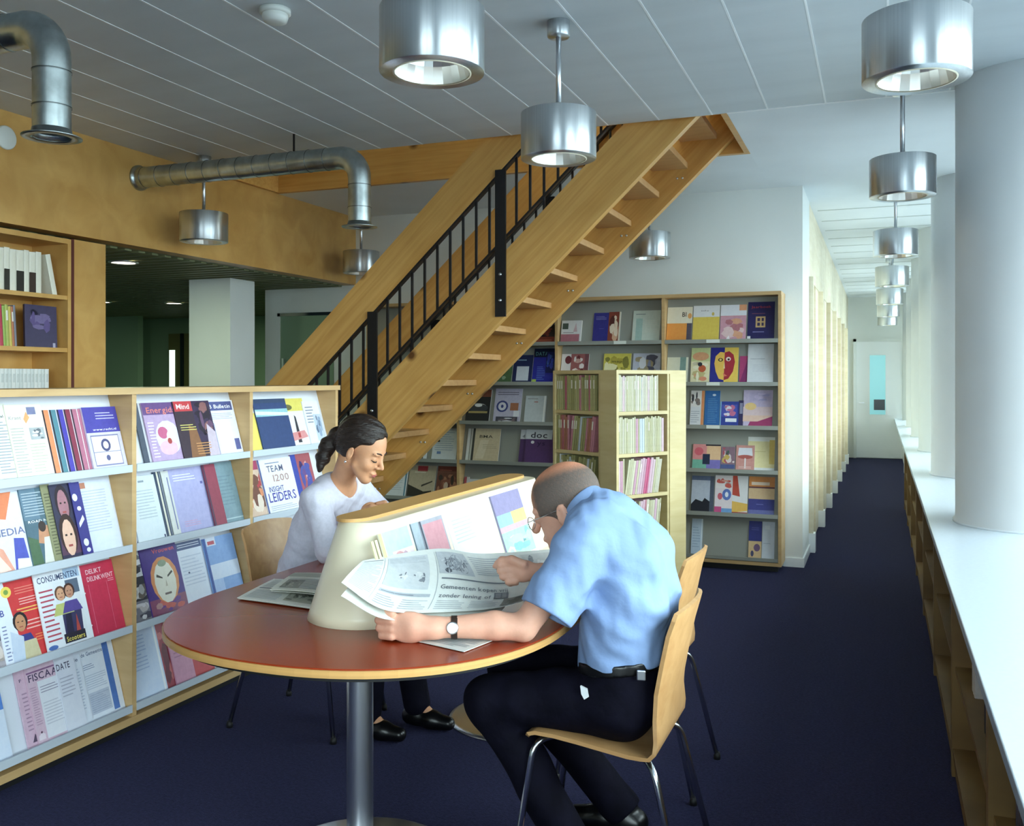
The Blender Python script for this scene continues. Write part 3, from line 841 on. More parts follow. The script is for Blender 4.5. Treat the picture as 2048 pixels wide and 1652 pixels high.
# print shapes in unit page coordinates (x right 0..1, y up 0..1)
def R(x0, y0, x1, y1, c): return ('p', [(x0, y0), (x1, y0), (x1, y1), (x0, y1)], c)
def P(pts, c): return ('p', pts, c)
def E(cx, cy, rx, ry, c, n=14): return ('p', [(cx + rx * math.cos(2 * math.pi * k / n), cy + ry * math.sin(2 * math.pi * k / n)) for k in range(n)], c)
def T(x, y, s, txt, c, w=None): return ('t', x, y, s, txt, c, w)      # s: cap height as a share of the page width, w: fitted width share
def L(x0, y0, x1, y1, n, c, seed=0): return ('l', x0, y0, x1, y1, n, c, seed)
def PH(x0, y0, x1, y1, pal, seed=0, n=16): return ('h', x0, y0, x1, y1, pal, seed, n)
def FACE(cx, cy, r, skin='#e2ae86', hair='#4a2c1e', top='#5a6ea0', asp=0.72):
    return [P([(cx - 2.2 * r, cy - 3.4 * r * asp), (cx + 2.2 * r, cy - 3.4 * r * asp), (cx + 1.3 * r, cy - 1.5 * r * asp), (cx - 1.3 * r, cy - 1.5 * r * asp)], top),
            E(cx, cy + 0.2 * r * asp, 1.2 * r, 1.25 * r * asp, hair), E(cx, cy, r * 0.85, 1.1 * r * asp, skin),
            R(cx - 0.5 * r, cy + 0.1 * r * asp, cx - 0.2 * r, cy + 0.22 * r * asp, '#33231e'), R(cx + 0.2 * r, cy + 0.1 * r * asp, cx + 0.5 * r, cy + 0.22 * r * asp, '#33231e'),
            R(cx - 0.3 * r, cy - 0.55 * r * asp, cx + 0.3 * r, cy - 0.42 * r * asp, '#a5463e')]

def flat(prims):
    out = []
    for p in prims:
        if isinstance(p, list): out += flat(p)
        else: out.append(p)
    return out
def expand(prims, asp):
    """-> list of (verts2d, faces, colour, layer); asp = width/height of the page"""
    out = []
    for li, p in enumerate(flat(prims)):
        k = p[0]
        if k == 'p':
            out.append(([(min(max(x, 0), 1), min(max(y, 0), 1)) for x, y in p[1]], [tuple(range(len(p[1])))], p[2], li))
        elif k == 't':
            _, x, y, s, txt, c, wfit = p
            adv = 0; gl = []
            for ch in txt:
                if ch == ' ': adv += 0.33; continue
                vs, fs, a, b = GLY[ch]
                gl.append((vs, fs, adv - a)); adv += (b - a) + 0.09
            sx = s / 0.73
            if wfit: sx = wfit / max(adv, 0.1)
            sy = s / 0.73 * asp
            for vs, fs, off in gl:
                out.append(([(x + (vx + off) * sx, y + vy * sy) for vx, vy in vs], fs, c, li))
        elif k == 'l':
            _, x0, y0, x1, y1, n, c, seed = p
            rg = random.Random(seed + n)
            st = (y1 - y0) / n
            for i in range(n):
                e = x1 - (x1 - x0) * (rg.random() * 0.35 if rg.random() < 0.3 else rg.random() * 0.03)
                yb = y1 - st * (i + 0.75)
                out.append(([(x0, yb), (e, yb), (e, yb + st * 0.34), (x0, yb + st * 0.34)], [(0, 1, 2, 3)], c, li))
        elif k == 'h':
            _, x0, y0, x1, y1, pal, seed, n = p
            rg = random.Random(seed)
            out.append(([(x0, y0), (x1, y0), (x1, y1), (x0, y1)], [(0, 1, 2, 3)], pal[0], li))
            for i in range(n):
                rx = (x1 - x0) * rg.uniform(0.07, 0.3); ry = (y1 - y0) * rg.uniform(0.07, 0.28)
                cx = rg.uniform(x0 + rx, x1 - rx); cyy = rg.uniform(y0 + ry, y1 - ry)
                m_ = rg.choice((6, 7, 9)); ph = rg.random() * 6
                pts = [(cx + rx * math.cos(ph + 2 * math.pi * j / m_) * rg.uniform(0.7, 1), cyy + ry * math.sin(ph + 2 * math.pi * j / m_) * rg.uniform(0.7, 1)) for j in range(m_)]
                out.append((pts, [tuple(range(m_))], rg.choice(pal[1:] or pal), li + i / (n + 1)))
    return out

_cc = {}
def lc(c):
    if c not in _cc:
        q = srgb(c); y_ = 0.3 * q[0] + 0.6 * q[1] + 0.1 * q[2]
        _cc[c] = tuple(0.87 * v + 0.13 * y_ for v in q)
    return _cc[c]
def print_mesh(name, base_v, base_f, base_c, shapes, mapper):
    """base geometry plus print shapes placed by mapper(x, y, lift)"""
    V = list(base_v); F = list(base_f); C = list(base_c)
    for vs, fs, c, li in shapes:
        o = len(V); lift = 0.00025 + 0.00004 * li
        V += [mapper(x, y, lift) for x, y in vs]
        for f in fs: F.append(tuple(o + i for i in f)); C.append(c)
    me = bpy.data.meshes.new(name); me.from_pydata(V, [], F); me.update()
    ca = me.color_attributes.new('Col', 'FLOAT_COLOR', 'CORNER')
    buf = []
    for poly in me.polygons:
        col = (*lc(C[poly.index]), 1.0)
        buf += col * poly.loop_total
    ca.data.foreach_set('color', buf)
    me.materials.append(M['printed_paper'])
    return me
def page_mesh(name, w, h, t, bg_, prims, side='#e9e6de', spine=None, curl=0.0):
    """a booklet standing on z=0, front towards -y, spine on its left"""
    n = 6
    V, F, C = [], [], []
    def cv(zz): return curl * math.sin(math.pi * zz / h) if curl else 0.0
    for k in range(n + 1):
        z = h * k / n
        for (x, y) in ((-w / 2, 0), (w / 2, 0), (w / 2, t), (-w / 2, t)):
            V.append((x, y + cv(z), z))
    for k in range(n):
        a, b = 4 * k, 4 * k + 4
        F += [(a, a + 1, b + 1, b), (a + 1, a + 2, b + 2, b + 1), (a + 2, a + 3, b + 3, b + 2), (a + 3, a, b, b + 3)]
        C += [bg_, side, bg_, spine or bg_]
    F += [(3, 2, 1, 0), (4 * n, 4 * n + 1, 4 * n + 2, 4 * n + 3)]; C += [side, side]
    def mp(x, y, l): return ((x - 0.5) * w, -l + cv(y * h), y * h)
    return print_mesh(name, V, F, C, expand(prims, w / h), mp)
def put(name, label, cat, group, me, loc, rot):
    o = link(name, me, None, None, loc, rot)
    return tag(o, label, cat, group)

TILT_R = math.atan2(0.085, 0.296)
def rack_item(row, ua, ub, h, bg_, prims, label, t=0.006, off=0.0, name='magazine', lean=0.0, side='#e9e6de', spine=None, cat='magazine'):
    Xp = -2.82 - 0.034
    ya, yb = at_x(ua, 0, Xp).y, at_x(ub, 0, Xp).y
    b_ = min(2, max(0, int(((ya + yb) / 2 - RK0) / 0.763)))
    ya, yb = max(ya, RK0 + 0.763 * b_ + 0.016), min(yb, RK0 + 0.763 * (b_ + 1) - 0.016)
    off *= 1.6
    me = page_mesh(name, yb - ya, h, t, bg_, prims, side, spine)
    yl = 0.040 - t - 0.0005 - off
    loc = Vector((-2.82 - yl, (ya + yb) / 2, RL[row] + 0.0012))
    return put(name, label, cat, 'periodicals on the low magazine rack', me, loc, (-TILT_R, lean, math.pi / 2))
def case_item(row, ua, ub, h, bg_, prims, label, t=0.006, off=0.0, name='brochure', side='#e9e6de', spine=None, cat='brochure'):
    Yp = 7.22 + 0.034
    xa, xb = at_y(ua, 0, Yp).x, at_y(ub, 0, Yp).x
    b_ = min(3, max(0, int(((xa + xb) / 2 - BK0) / 0.875)))
    xa, xb = max(xa, BK0 + 0.875 * b_ + 0.016), min(xb, BK0 + 0.875 * (b_ + 1) - 0.016)
    off *= 1.6
    me = page_mesh(name, xb - xa, h, t, bg_, prims, side, spine)
    loc = Vector(((xa + xb) / 2, 7.22 + 0.040 - t - 0.0005 - off, BL[row] + 0.0012))
    return put(name, label, cat, 'brochures on the wall bookcase', me, loc, (-math.atan2(0.085, 0.30), 0, 0))

G, K, W_ = '#8f9196', '#23242c', '#eceef0'
TXT = '#9aa0a8'
# ---- rack, first row
rack_item(0, -30, 40, 0.285, '#d7dcd6', [R(0.05, 0.9, 0.8, 0.98, '#8b8490'), T(0.1, 0.82, 0.07, 'Staatsjournaal', K, 0.8), L(0.05, 0.1, 0.45, 0.78, 18, TXT), L(0.52, 0.1, 0.95, 0.78, 18, TXT, 3)], 'grey newsprint journal at the left frame edge, top rack row')
rack_item(0, 36, 109, 0.28, '#dfddcc', [P([(0.45, 0.8), (0.55, 0.9), (0.62, 0.82), (0.5, 0.74)], '#e0a060'), R(0.58, 0.86, 0.82, 0.96, '#7a80a8'), PH(0.55, 0.52, 0.95, 0.68, ['#aab0b4', '#6a7078', '#d8dadc'], 3, 9), L(0.05, 0.08, 0.4, 0.7, 16, '#b5b6ae'), L(0.48, 0.08, 0.92, 0.48, 10, '#c4c0ae', 2), T(0.06, 0.8, 0.08, 'Krant', '#9aa0a0', 0.34)], 'cream newspaper with small orange logo, top rack row', off=0.003)
for i, (a, b, c, lab) in enumerate(((112, 128, '#e58a52', 'orange spine of a journal'), (126, 142, '#4f8797', 'teal spine of a journal'), (140, 155, '#4a3fb0', 'violet blue spine of a journal'), (153, 168, '#8d2f4a', 'dark red spine of a journal'), (166, 180, '#b96a86', 'pink spine of a journal'))):
    rack_item(0, a, b + 6, 0.255, c, [R(0, 0, 0.12, 1, '#2c2a38'), R(0.55, 0, 0.62, 1, '#d9d5dc')], lab + ' in the fanned set, top rack row', off=0.0012 * i, t=0.004, lean=0.0)
rack_item(0, 184, 252, 0.26, '#cfcbe4', [R(0, 0.60, 1, 1, '#4a44a8'), L(0.35, 0.8, 0.9, 0.93, 3, '#b9b6e0'), T(0.2, 0.63, 0.055, 'www.recht.nl', '#e4e2f4', 0.7), R(0.08, 0.08, 0.9, 0.56, '#7d7aa6'), R(0.1, 0.1, 0.88, 0.54, '#e4e4ee'), E(0.48, 0.40, 0.14, 0.10, '#4a4a78'), E(0.48, 0.40, 0.08, 0.06, '#e4e4ee'), R(0.1, 0.29, 0.88, 0.3, '#7d7aa6'), E(0.48, 0.2, 0.06, 0.045, '#5a5a88')], 'purple topped journal with a ring emblem, top rack row', off=0.008, t=0.008)
rack_item(0, 292, 312, 0.27, '#4c5566', [R(0.5, 0, 1, 1, '#c8cad2')], 'grey edged journal left of the pink magazine, top rack row', t=0.004)
rack_item(0, 306, 378, 0.27, '#b79cc4', [R(0, 0.8, 1, 1, '#6a4a86'), T(0.1, 0.83, 0.12, 'Energids', '#e07a6a', 0.8), E(0.55, 0.42, 0.34, 0.28, '#dcd6ee'), E(0.42, 0.5, 0.14, 0.1, '#c85a86'), E(0.62, 0.42, 0.12, 0.12, '#f1edf4'), E(0.5, 0.25, 0.25, 0.12, '#e2b6cc'), E(0.56, 0.36, 0.06, 0.05, '#b03c3a'), L(0.06, 0.1, 0.22, 0.7, 12, '#e8e4f0')], 'pink and mauve magazine with red lettering, top rack row', off=0.004)
rack_item(0, 366, 438, 0.272, '#3c2c3a', [R(0.02, 0.83, 0.5, 1, '#c8343c'), T(0.08, 0.87, 0.1, 'Mind', '#f2dede', 0.36), PH(0.5, 0.3, 1, 1, ['#3a2a4a', '#6a4a6a', '#2a2030', '#8a5a5a'], 4, 14), P([(0.2, 0), (0.6, 0), (0.5, 0.5), (0.3, 0.6)], '#8a5a34'), P([(0.7, 0), (1, 0), (1, 0.45), (0.8, 0.6)], '#c8b6c6'), L(0.08, 0.5, 0.5, 0.62, 3, '#d6c85a'), L(0.4, 0.08, 0.8, 0.3, 5, '#c98a4a', 2)], 'dark collage magazine with a red title box, top rack row', off=0.0075)
rack_item(0, 430, 490, 0.27, '#dfe3ee', [R(0.03, 0.82, 0.95, 0.98, '#4c5690'), T(0.08, 0.86, 0.09, 'EB Bulletin', '#eef0f6', 0.82), L(0.1, 0.66, 0.9, 0.78, 4, '#aab0cc'), R(0.06, 0.04, 0.22, 0.6, '#8a90b8'), R(0.3, 0.1, 0.75, 0.6, '#eef1f6'), R(0.78, 0.1, 0.95, 0.3, '#5a5e98')], 'white bulletin with a navy title bar, top rack row', off=0.0)
rack_item(0, 503, 540, 0.262, '#e9d64e', [R(0, 0.76, 1, 1, '#dfe4e8'), PH(0.0, 0.78, 1, 1, ['#dfe4e8', '#7a8a96', '#aab4ba'], 5, 8), E(0.8, 0.1, 0.2, 0.08, '#f2e9a0')], 'yellow and white brochure in the rack end bay, top row')
rack_item(0, 526, 590, 0.27, '#2f4678', [R(0, 0.66, 1, 0.8, '#8fc4cc'), P([(0, 0.7), (1, 0.66), (1, 0.72), (0, 0.77)], '#d8e6ea'), R(0, 0.92, 1, 1, '#34486a')], 'navy brochure with a pale teal band, top row', off=0.005)
rack_item(0, 578, 626, 0.268, '#e3e2e0', [R(0, 0.74, 1, 1, '#d9cb4a'), E(0.3, 0.82, 0.2, 0.06, '#6a6a3a'), P([(0.45, 0.1), (0.6, 0.1), (0.56, 0.62), (0.5, 0.66)], '#34323c'), P([(0.1, 0.12), (0.9, 0.2), (0.8, 0.34), (0.2, 0.3)], '#d88a8a'), R(0.5, 0.2, 0.6, 0.3, '#b03a3a')], 'white brochure with a yellow head and dark pen shape, top row', off=0.0005)
rack_item(0, 622, 652, 0.25, '#dfe4ee', [L(0.1, 0.5, 0.6, 0.9, 6, '#7a8296'), PH(0.5, 0.1, 1, 0.7, ['#b8c6d8', '#5a6a84', '#8aa0bc'], 6, 9)], 'white leaflet at the right end of the top rack row', off=0.005)
# ---- second row
rack_item(1, -8, 72, 0.288, '#dadff0', [P([(0, 0.72), (0.5, 0.66), (0.75, 1), (0, 1)], '#e07a44'), P([(0, 0.76), (0.25, 0.7), (0.3, 1), (0, 1)], '#7a80b8'), T(0.12, 0.46, 0.16, 'MEDIA', '#6a6e9c', 0.82), P([(0, 0), (0.5, 0), (0.3, 0.3), (0, 0.4)], '#e39a80'), P([(0.05, 0.02), (0.4, 0.04), (0.1, 0.3)], '#f2d0c0'), P([(0.5, 0.02), (0.9, 0.02), (0.85, 0.4), (0.6, 0.42)], '#4c55b8'), P([(0.55, 0.0), (0.95, 0.0), (0.9, 0.14), (0.6, 0.16)], '#e8ecf6')], 'orange and blue painted magazine lettered across the middle, second rack row')
rack_item(1, 66, 128, 0.292, '#4c6a7a', [R(0, 0.6, 0.5, 1, '#5f7d92'), L(0.05, 0.64, 0.8, 0.96, 9, '#a9b8c2'), T(0.1, 0.56, 0.07, 'ROAD NR', '#e8eaea', 0.7), P([(0.3, 0.3), (0.7, 0.25), (0.8, 0.5), (0.4, 0.52)], '#c88a62'), P([(0.35, 0), (0.9, 0), (0.85, 0.36), (0.5, 0.36)], '#d8d6cc'), P([(0, 0), (0.35, 0), (0.3, 0.34), (0, 0.4)], '#4a6a4a'), E(0.5, 0.5, 0.12, 0.07, '#3a2c28')], 'dark teal magazine with a group of people, second rack row', off=0.004)
rack_item(1, 108, 126, 0.30, '#8a8a62', [L(0.2, 0.1, 0.8, 0.9, 20, '#5c5c40')], 'olive strip of a magazine beside the portraits, second rack row', off=0.0085, t=0.003)
rack_item(1, 122, 168, 0.296, '#33304c', [FACE(0.45, 0.72, 0.26, '#a8707c', '#2a1c28', '#5a3a54'), FACE(0.42, 0.30, 0.30, '#e4b49a', '#3a221c', '#dfe3ee')], 'magazine with two portraits one above the other, second rack row', off=0.012, t=0.003)
rack_item(1, 160, 180, 0.296, '#3a3688', [E(0.3, 0.8, 0.25, 0.05, '#dfe0f0'), P([(0.2, 0.4), (0.8, 0.5), (0.7, 0.56), (0.2, 0.46)], '#dfe0f0'), E(0.5, 0.2, 0.25, 0.05, '#dfe0f0'), E(0.6, 0.1, 0.2, 0.03, '#dfe0f0'), E(0.5, 0.65, 0.2, 0.03, '#dfe0f0')], 'violet strip with white shapes, second rack row', off=0.016, t=0.003)
rack_item(1, 172, 246, 0.292, '#d6def0', [R(0.0, 0.9, 0.35, 0.98, '#c07a5a'), L(0.12, 0.3, 0.85, 0.88, 15, '#b6c0da')], 'white typed report with an orange corner tab, second rack row', off=0.0)
rack_item(1, 268, 284, 0.285, '#4c5290', [P([(0.3, 0), (1, 0.2), (1, 0.5), (0.2, 0.6)], '#d8daea')], 'violet and white journal edge behind the divider, second rack row')
rack_item(1, 276, 332, 0.285, '#d4dfe6', [L(0.2, 0.35, 0.85, 0.8, 10, '#b4c2cc'), R(0.4, 0.9, 0.6, 0.93, '#8a98a4'), R(0.92, 0.03, 0.97, 0.08, '#3a4068')], 'pale blue grey typed report, second rack row', off=0.005)
rack_item(1, 334, 350, 0.292, '#31415c', [R(0.4, 0, 0.6, 1, '#d9d4c0'), R(0.75, 0, 0.9, 1, '#8c93a4')], 'dark blue journal spine, second rack row', t=0.004)
rack_item(1, 348, 362, 0.292, '#cfd0cc', [R(0.6, 0.1, 0.75, 0.9, '#6c74a2')], 'pale journal spine, second rack row', off=0.0045, t=0.004)
rack_item(1, 358, 436, 0.295, '#a9a8d6', [L(0.15, 0.8, 0.7, 0.92, 3, '#e2e2f4'), R(0.8, 0.72, 0.86, 0.76, '#5a5aa0'), L(0.2, 0.1, 0.6, 0.2, 3, '#c79ac0'), R(0, 0, 0.05, 1, '#8886bc')], 'lavender journal with a small white title, second rack row', off=0.0)
rack_item(1, 428, 452, 0.298, '#97364e', [R(0, 0, 0.12, 1, '#52304e')], 'crimson journal, second rack row', off=0.008, t=0.005)
rack_item(1, 447, 492, 0.30, '#7896a2', [R(0.0, 0.08, 1, 0.1, '#a8c0c8'), L(0.2, 0.3, 0.8, 0.8, 9, '#6c8a98')], 'teal grey journal, second rack row', off=0.002)
rack_item(1, 503, 546, 0.285, '#c86a62', [R(0, 0.84, 1, 1, '#b03a62'), PH(0, 0, 1, 0.84, ['#d8b8a0', '#b8343c', '#e6d2c0', '#7a4a3a', '#e08a5a'], 8, 16)], 'red and cream people magazine in the end bay, second row')
rack_item(1, 537, 602, 0.285, '#e6e9f0', [R(0, 0, 0.04, 1, '#4a5c9c'), L(0.2, 0.9, 0.8, 0.95, 1, '#7c88a8'), T(0.22, 0.76, 0.12, 'TEAM', '#5a5c7c', 0.5), T(0.35, 0.58, 0.13, '1200', '#b08a84', 0.5), T(0.16, 0.40, 0.1, 'INSIGHT', '#3f3f9a', 0.45), T(0.1, 0.22, 0.17, 'LEIDERS', '#4a44a6', 0.84), L(0.1, 0.06, 0.9, 0.16, 3, '#a8b0c8')], 'white magazine with stacked blue lettering in the end bay, second row', off=0.004)
rack_item(1, 604, 642, 0.29, '#b45a70', [R(0, 0, 0.25, 1, '#3a4aa8'), PH(0.25, 0, 1, 1, ['#a8505a', '#4a50a0', '#d8a0a0', '#6a4a8a'], 9, 12)], 'red and blue magazine partly behind the woman, second row')
# ---- third row
rack_item(2, -14, 27, 0.285, '#c9b8a6', [R(0, 0.62, 1, 0.9, '#e4c65a'), T(0.2, 0.5, 0.2, 'pt', '#4a4aa0', 0.5), PH(0, 0, 1, 0.48, ['#a8a0a8', '#5a5060', '#d8c8c0'], 10, 10)], 'yellow photo magazine at the left frame edge, third rack row')
rack_item(2, 13, 106, 0.29, '#d5272b', [P([(0, 0), (0.42, 0), (0.24, 1), (0, 1)], '#e0e6f2'), E(0.27, 0.88, 0.11, 0.07, '#f0d23a'), E(0.27, 0.88, 0.05, 0.032, '#7aa03a'), L(0.45, 0.82, 0.95, 0.92, 3, '#e8806a'), L(0.5, 0.68, 0.92, 0.78, 3, '#f2b6aa', 2), L(0.42, 0.58, 0.9, 0.66, 2, '#f0c04a', 3), L(0.55, 0.36, 0.95, 0.5, 3, '#f2b6aa', 4), L(0.7, 0.2, 0.92, 0.3, 3, '#ef8a3a'), T(0.13, 0.9, 0.0001, 'p', '#3a3a80'), T(0.07, 0.6, 0.12, 'B', '#3a4aa0'), L(0.05, 0.05, 0.14, 0.5, 10, '#7c86b0'), FACE(0.44, 0.47, 0.13, '#c88a5c', '#2c2226', '#3a3f8c', 0.75), P([(0.2, 0.0), (0.75, 0.0), (0.7, 0.24), (0.3, 0.24)], '#cfc49a'), P([(0.15, 0), (0.4, 0), (0.45, 0.3), (0.2, 0.4)], '#c4d2e8')], 'red magazine with a man and white spine band, third rack row', t=0.008, spine='#dfe4ee')
rack_item(2, 92, 184, 0.297, '#e3e7ef', [R(0.62, 0.86, 0.96, 0.99, '#a4c0de'), T(0.06, 0.87, 0.11, 'CONSUMENTEN', '#3c4c74', 0.86), L(0.05, 0.12, 0.34, 0.8, 11, '#b8455a'), R(0.36, 0.1, 0.9, 0.84, '#dfe4ea'), R(0.62, 0.66, 0.9, 0.84, '#5a6a80'), P([(0.42, 0.06), (0.8, 0.06), (0.86, 0.5), (0.44, 0.52)], '#3c3a62'), FACE(0.48, 0.68, 0.1, '#d8a078', '#6a4630', '#bfc46a', 0.75), FACE(0.67, 0.69, 0.1, '#c89070', '#4a2c22', '#5a4a9a', 0.75), P([(0.44, 0.1), (0.6, 0.1), (0.62, 0.42), (0.5, 0.42)], '#2c2a44'), P([(0.66, 0.16), (0.76, 0.16), (0.72, 0.4)], '#b8443a'), R(0.38, 0.06, 0.84, 0.18, '#2e2c3c'), T(0.42, 0.08, 0.085, 'Scooters', '#e8d23c', 0.4), E(0.12, 0.06, 0.1, 0.03, '#4a70b8')], 'white consumer magazine with two girls on a scooter, third rack row', off=0.009, t=0.005)
rack_item(2, 177, 259, 0.288, '#cf1f4c', [R(0, 0, 0.06, 1, '#c9c3d2'), T(0.26, 0.86, 0.1, 'DELIKT', '#f0c6d2', 0.42), T(0.26, 0.76, 0.1, 'DELINKWENT', '#f0c6d2', 0.7), R(0.26, 0.05, 0.27, 0.72, '#e46a8a'), R(0.74, 0.05, 0.75, 0.72, '#e46a8a'), L(0.78, 0.7, 0.95, 0.75, 2, '#eaa0b4'), E(0.14, 0.62, 0.02, 0.012, '#f4dfe6'), E(0.14, 0.18, 0.02, 0.012, '#f4dfe6')], 'crimson law journal, third rack row', t=0.009, spine='#a8a4c8', off=0.0)
rack_item(2, 270, 316, 0.292, '#4a4c58', [PH(0, 0.64, 1, 1, ['#cfd0d2', '#3a3a44', '#6a6a74', '#e0e0e0'], 11, 10), PH(0, 0.3, 1, 0.64, ['#3a3a42', '#aaa8a8', '#6a6058', '#d0ccc8'], 12, 12), PH(0, 0, 1, 0.3, ['#807e88', '#d0ccd0', '#4a4858', '#b8b0b0'], 13, 10)], 'black and white photo collage magazine, third rack row')
rack_item(2, 305, 376, 0.297, '#4c3488', [T(0.32, 0.90, 0.09, 'Vrouwen', '#d8504a', 0.62), PH(0, 0, 1, 0.25, ['#8a4a6a', '#c85a50', '#6a3a8a', '#b88a8a'], 14, 9), E(0.52, 0.5, 0.38, 0.34, '#d88a4a'), E(0.52, 0.47, 0.29, 0.31, '#dfdccb'), P([(0.3, 0.56), (0.46, 0.52), (0.46, 0.54), (0.32, 0.6)], '#4a463c'), P([(0.6, 0.52), (0.76, 0.58), (0.74, 0.61), (0.6, 0.55)], '#4a463c'), P([(0.5, 0.4), (0.56, 0.4), (0.54, 0.5)], '#b8b09a'), R(0.44, 0.28, 0.62, 0.31, '#6a5a58'), E(0.52, 0.74, 0.12, 0.05, '#8a9a80')], 'purple magazine with a large pale painted face, third rack row', off=0.004)
rack_item(2, 374, 434, 0.292, '#dbe3f2', [R(0.06, 0.86, 0.86, 0.98, '#4c5c88'), L(0.1, 0.89, 0.82, 0.96, 2, '#c8d0e2'), L(0.12, 0.3, 0.8, 0.78, 9, '#c2cde2'), E(0.3, 0.5, 0.03, 0.016, '#4a5070')], 'white typed report with a dark title bar, third rack row', off=0.0005)
rack_item(2, 427, 486, 0.28, '#7fa6de', [R(0, 0, 0.08, 1, '#2c50a0'), R(0.1, 0.86, 0.4, 1, '#d0d8ea'), R(0.14, 0.88, 0.36, 0.94, '#c04a5a'), R(0.08, 0.3, 1, 0.55, '#cfdcf2'), R(0.08, 0.02, 0.4, 0.3, '#a4c0ea')], 'light blue brochure with pale panels, third rack row', off=0.006)
rack_item(2, 574, 608, 0.285, '#dce4f0', [R(0.1, 0.75, 0.9, 0.97, '#b8c8dc'), L(0.15, 0.3, 0.8, 0.7, 8, '#9fb0c6'), R(0.1, 0.05, 0.5, 0.14, '#4a8a5a')], 'pale leaflet seen between the plywood chair and the woman')
# ---- fourth row
rack_item(3, -16, 26, 0.275, '#d3dff2', [R(0, 0.62, 1, 1, '#4f86d8'), R(0.2, 0.7, 0.5, 0.76, '#cfe0f6')], 'blue and white brochure at the left frame edge, bottom rack row')
rack_item(3, 58, 92, 0.29, '#d4b0c6', [T(0.2, 0.82, 0.16, 'F', '#4a3a5c', 0.16), L(0.2, 0.2, 0.5, 0.7, 10, '#a886a0'), P([(0.3, 0.06), (0.7, 0.06), (0.5, 0.16)], '#5c4a62')], 'pink tax journal edge, left of its twin, bottom rack row')
rack_item(3, 76, 150, 0.294, '#d6b4c8', [R(0.25, 0.05, 1, 0.76, '#dfe1ea'), R(0.02, 0.88, 1, 0.9, '#8a5c88'), T(0.05, 0.78, 0.16, 'FISCAAL', '#4a3a5c', 0.9), L(0.04, 0.24, 0.2, 0.72, 16, '#b792ac'), L(0.3, 0.6, 0.8, 0.7, 3, '#9c98b0'), L(0.3, 0.2, 0.9, 0.5, 8, '#c4c6d4'), P([(0.03, 0.06), (0.2, 0.06), (0.2, 0.12), (0.12, 0.15), (0.03, 0.11)], '#e8d8e2'), E(0.12, 0.15, 0.025, 0.014, '#5c3a54')], 'pink tax journal with a dark title, bottom rack row', off=0.005)
rack_item(3, 132, 170, 0.296, '#d9dcea', [T(0.05, 0.80, 0.28, 'DATE', '#3c3c5c', 0.7), L(0.1, 0.45, 0.8, 0.72, 6, '#b0b4c8')], 'white title page beside the pink tax journal, bottom rack row', off=0.0105, t=0.004)
rack_item(3, 164, 184, 0.296, '#dbe2f0', [T(0.2, 0.83, 0.3, 'de', '#4a5a80', 0.6), L(0.2, 0.2, 0.7, 0.75, 14, '#b2bed6')], 'white journal edge with a blue title, bottom rack row', off=0.006, t=0.004)
rack_item(3, 181, 258, 0.298, '#dfe6f3', [R(0.0, 0.0, 0.03, 1, '#7c8ab0'), T(0.1, 0.84, 0.085, 'de Gemeente', '#4a648c', 0.6), R(0.7, 0.04, 0.86, 0.96, '#4676c4'), L(0.1, 0.66, 0.4, 0.74, 3, '#8a9abc'), L(0.1, 0.4, 0.66, 0.6, 7, '#b8c4da'), R(0.1, 0.08, 0.66, 0.36, '#bcc6da'), L(0.12, 0.1, 0.64, 0.34, 9, '#a0adc8')], 'white municipal journal with a broad blue stripe, bottom rack row', off=0.0005)
rack_item(3, 272, 336, 0.29, '#c9d9f2', [L(0.1, 0.4, 0.6, 0.92, 10, '#a4bbe2'), R(0.9, 0, 0.96, 1, '#f0f4fa')], 'pale blue report, bottom rack row', t=0.008)
rack_item(3, 330, 356, 0.28, '#a03a4a', [PH(0, 0, 1, 1, ['#9c3444', '#6a2a3a', '#c86a6a'], 15, 7)], 'dark red brochure, bottom rack row')
rack_item(3, 352, 390, 0.28, '#c98aa6', [L(0.15, 0.4, 0.8, 0.9, 8, '#b07290')], 'pink brochure, bottom rack row', off=0.005)
rack_item(3, 386, 430, 0.278, '#c8434a', [R(0, 0.3, 1, 0.5, '#d98a86')], 'red brochure, bottom rack row')

# ---- wall bookcase, right bay
A = case_item
A(0, 1329, 1382, 0.285, '#e9e1c8', [R(0, 0, 0.8, 0.53, '#f29a2c'), R(0.8, 0, 1, 0.53, '#5a5464'), T(0.6, 0.72, 0.2, 'BI', '#3a322c', 0.18), E(0.9, 0.74, 0.08, 0.08, '#e8a050')], 'orange and cream brochure, top shelf of the right bay')
A(0, 1384, 1437, 0.292, '#e3c53a', [R(0, 0.68, 1, 1, '#dfe0e4'), T(0.3, 0.84, 0.05, 'info', '#6a6c78', 0.3), E(0.75, 0.76, 0.05, 0.05, '#c8b04a')], 'yellow brochure with a white head, top shelf of the right bay')
A(0, 1439, 1491, 0.292, '#d2909c', [R(0, 0.7, 1, 1, '#dfe1ea'), R(0.72, 0.84, 1, 1, '#e8a070'), PH(0, 0, 1, 0.68, ['#cf96a8', '#b8707a', '#dfa07a', '#e2c0c0'], 21, 14), P([(0.2, 0), (0.42, 0), (0.34, 0.16)], '#f0e8ea')], 'pink photo brochure with a white head, top shelf of the right bay')
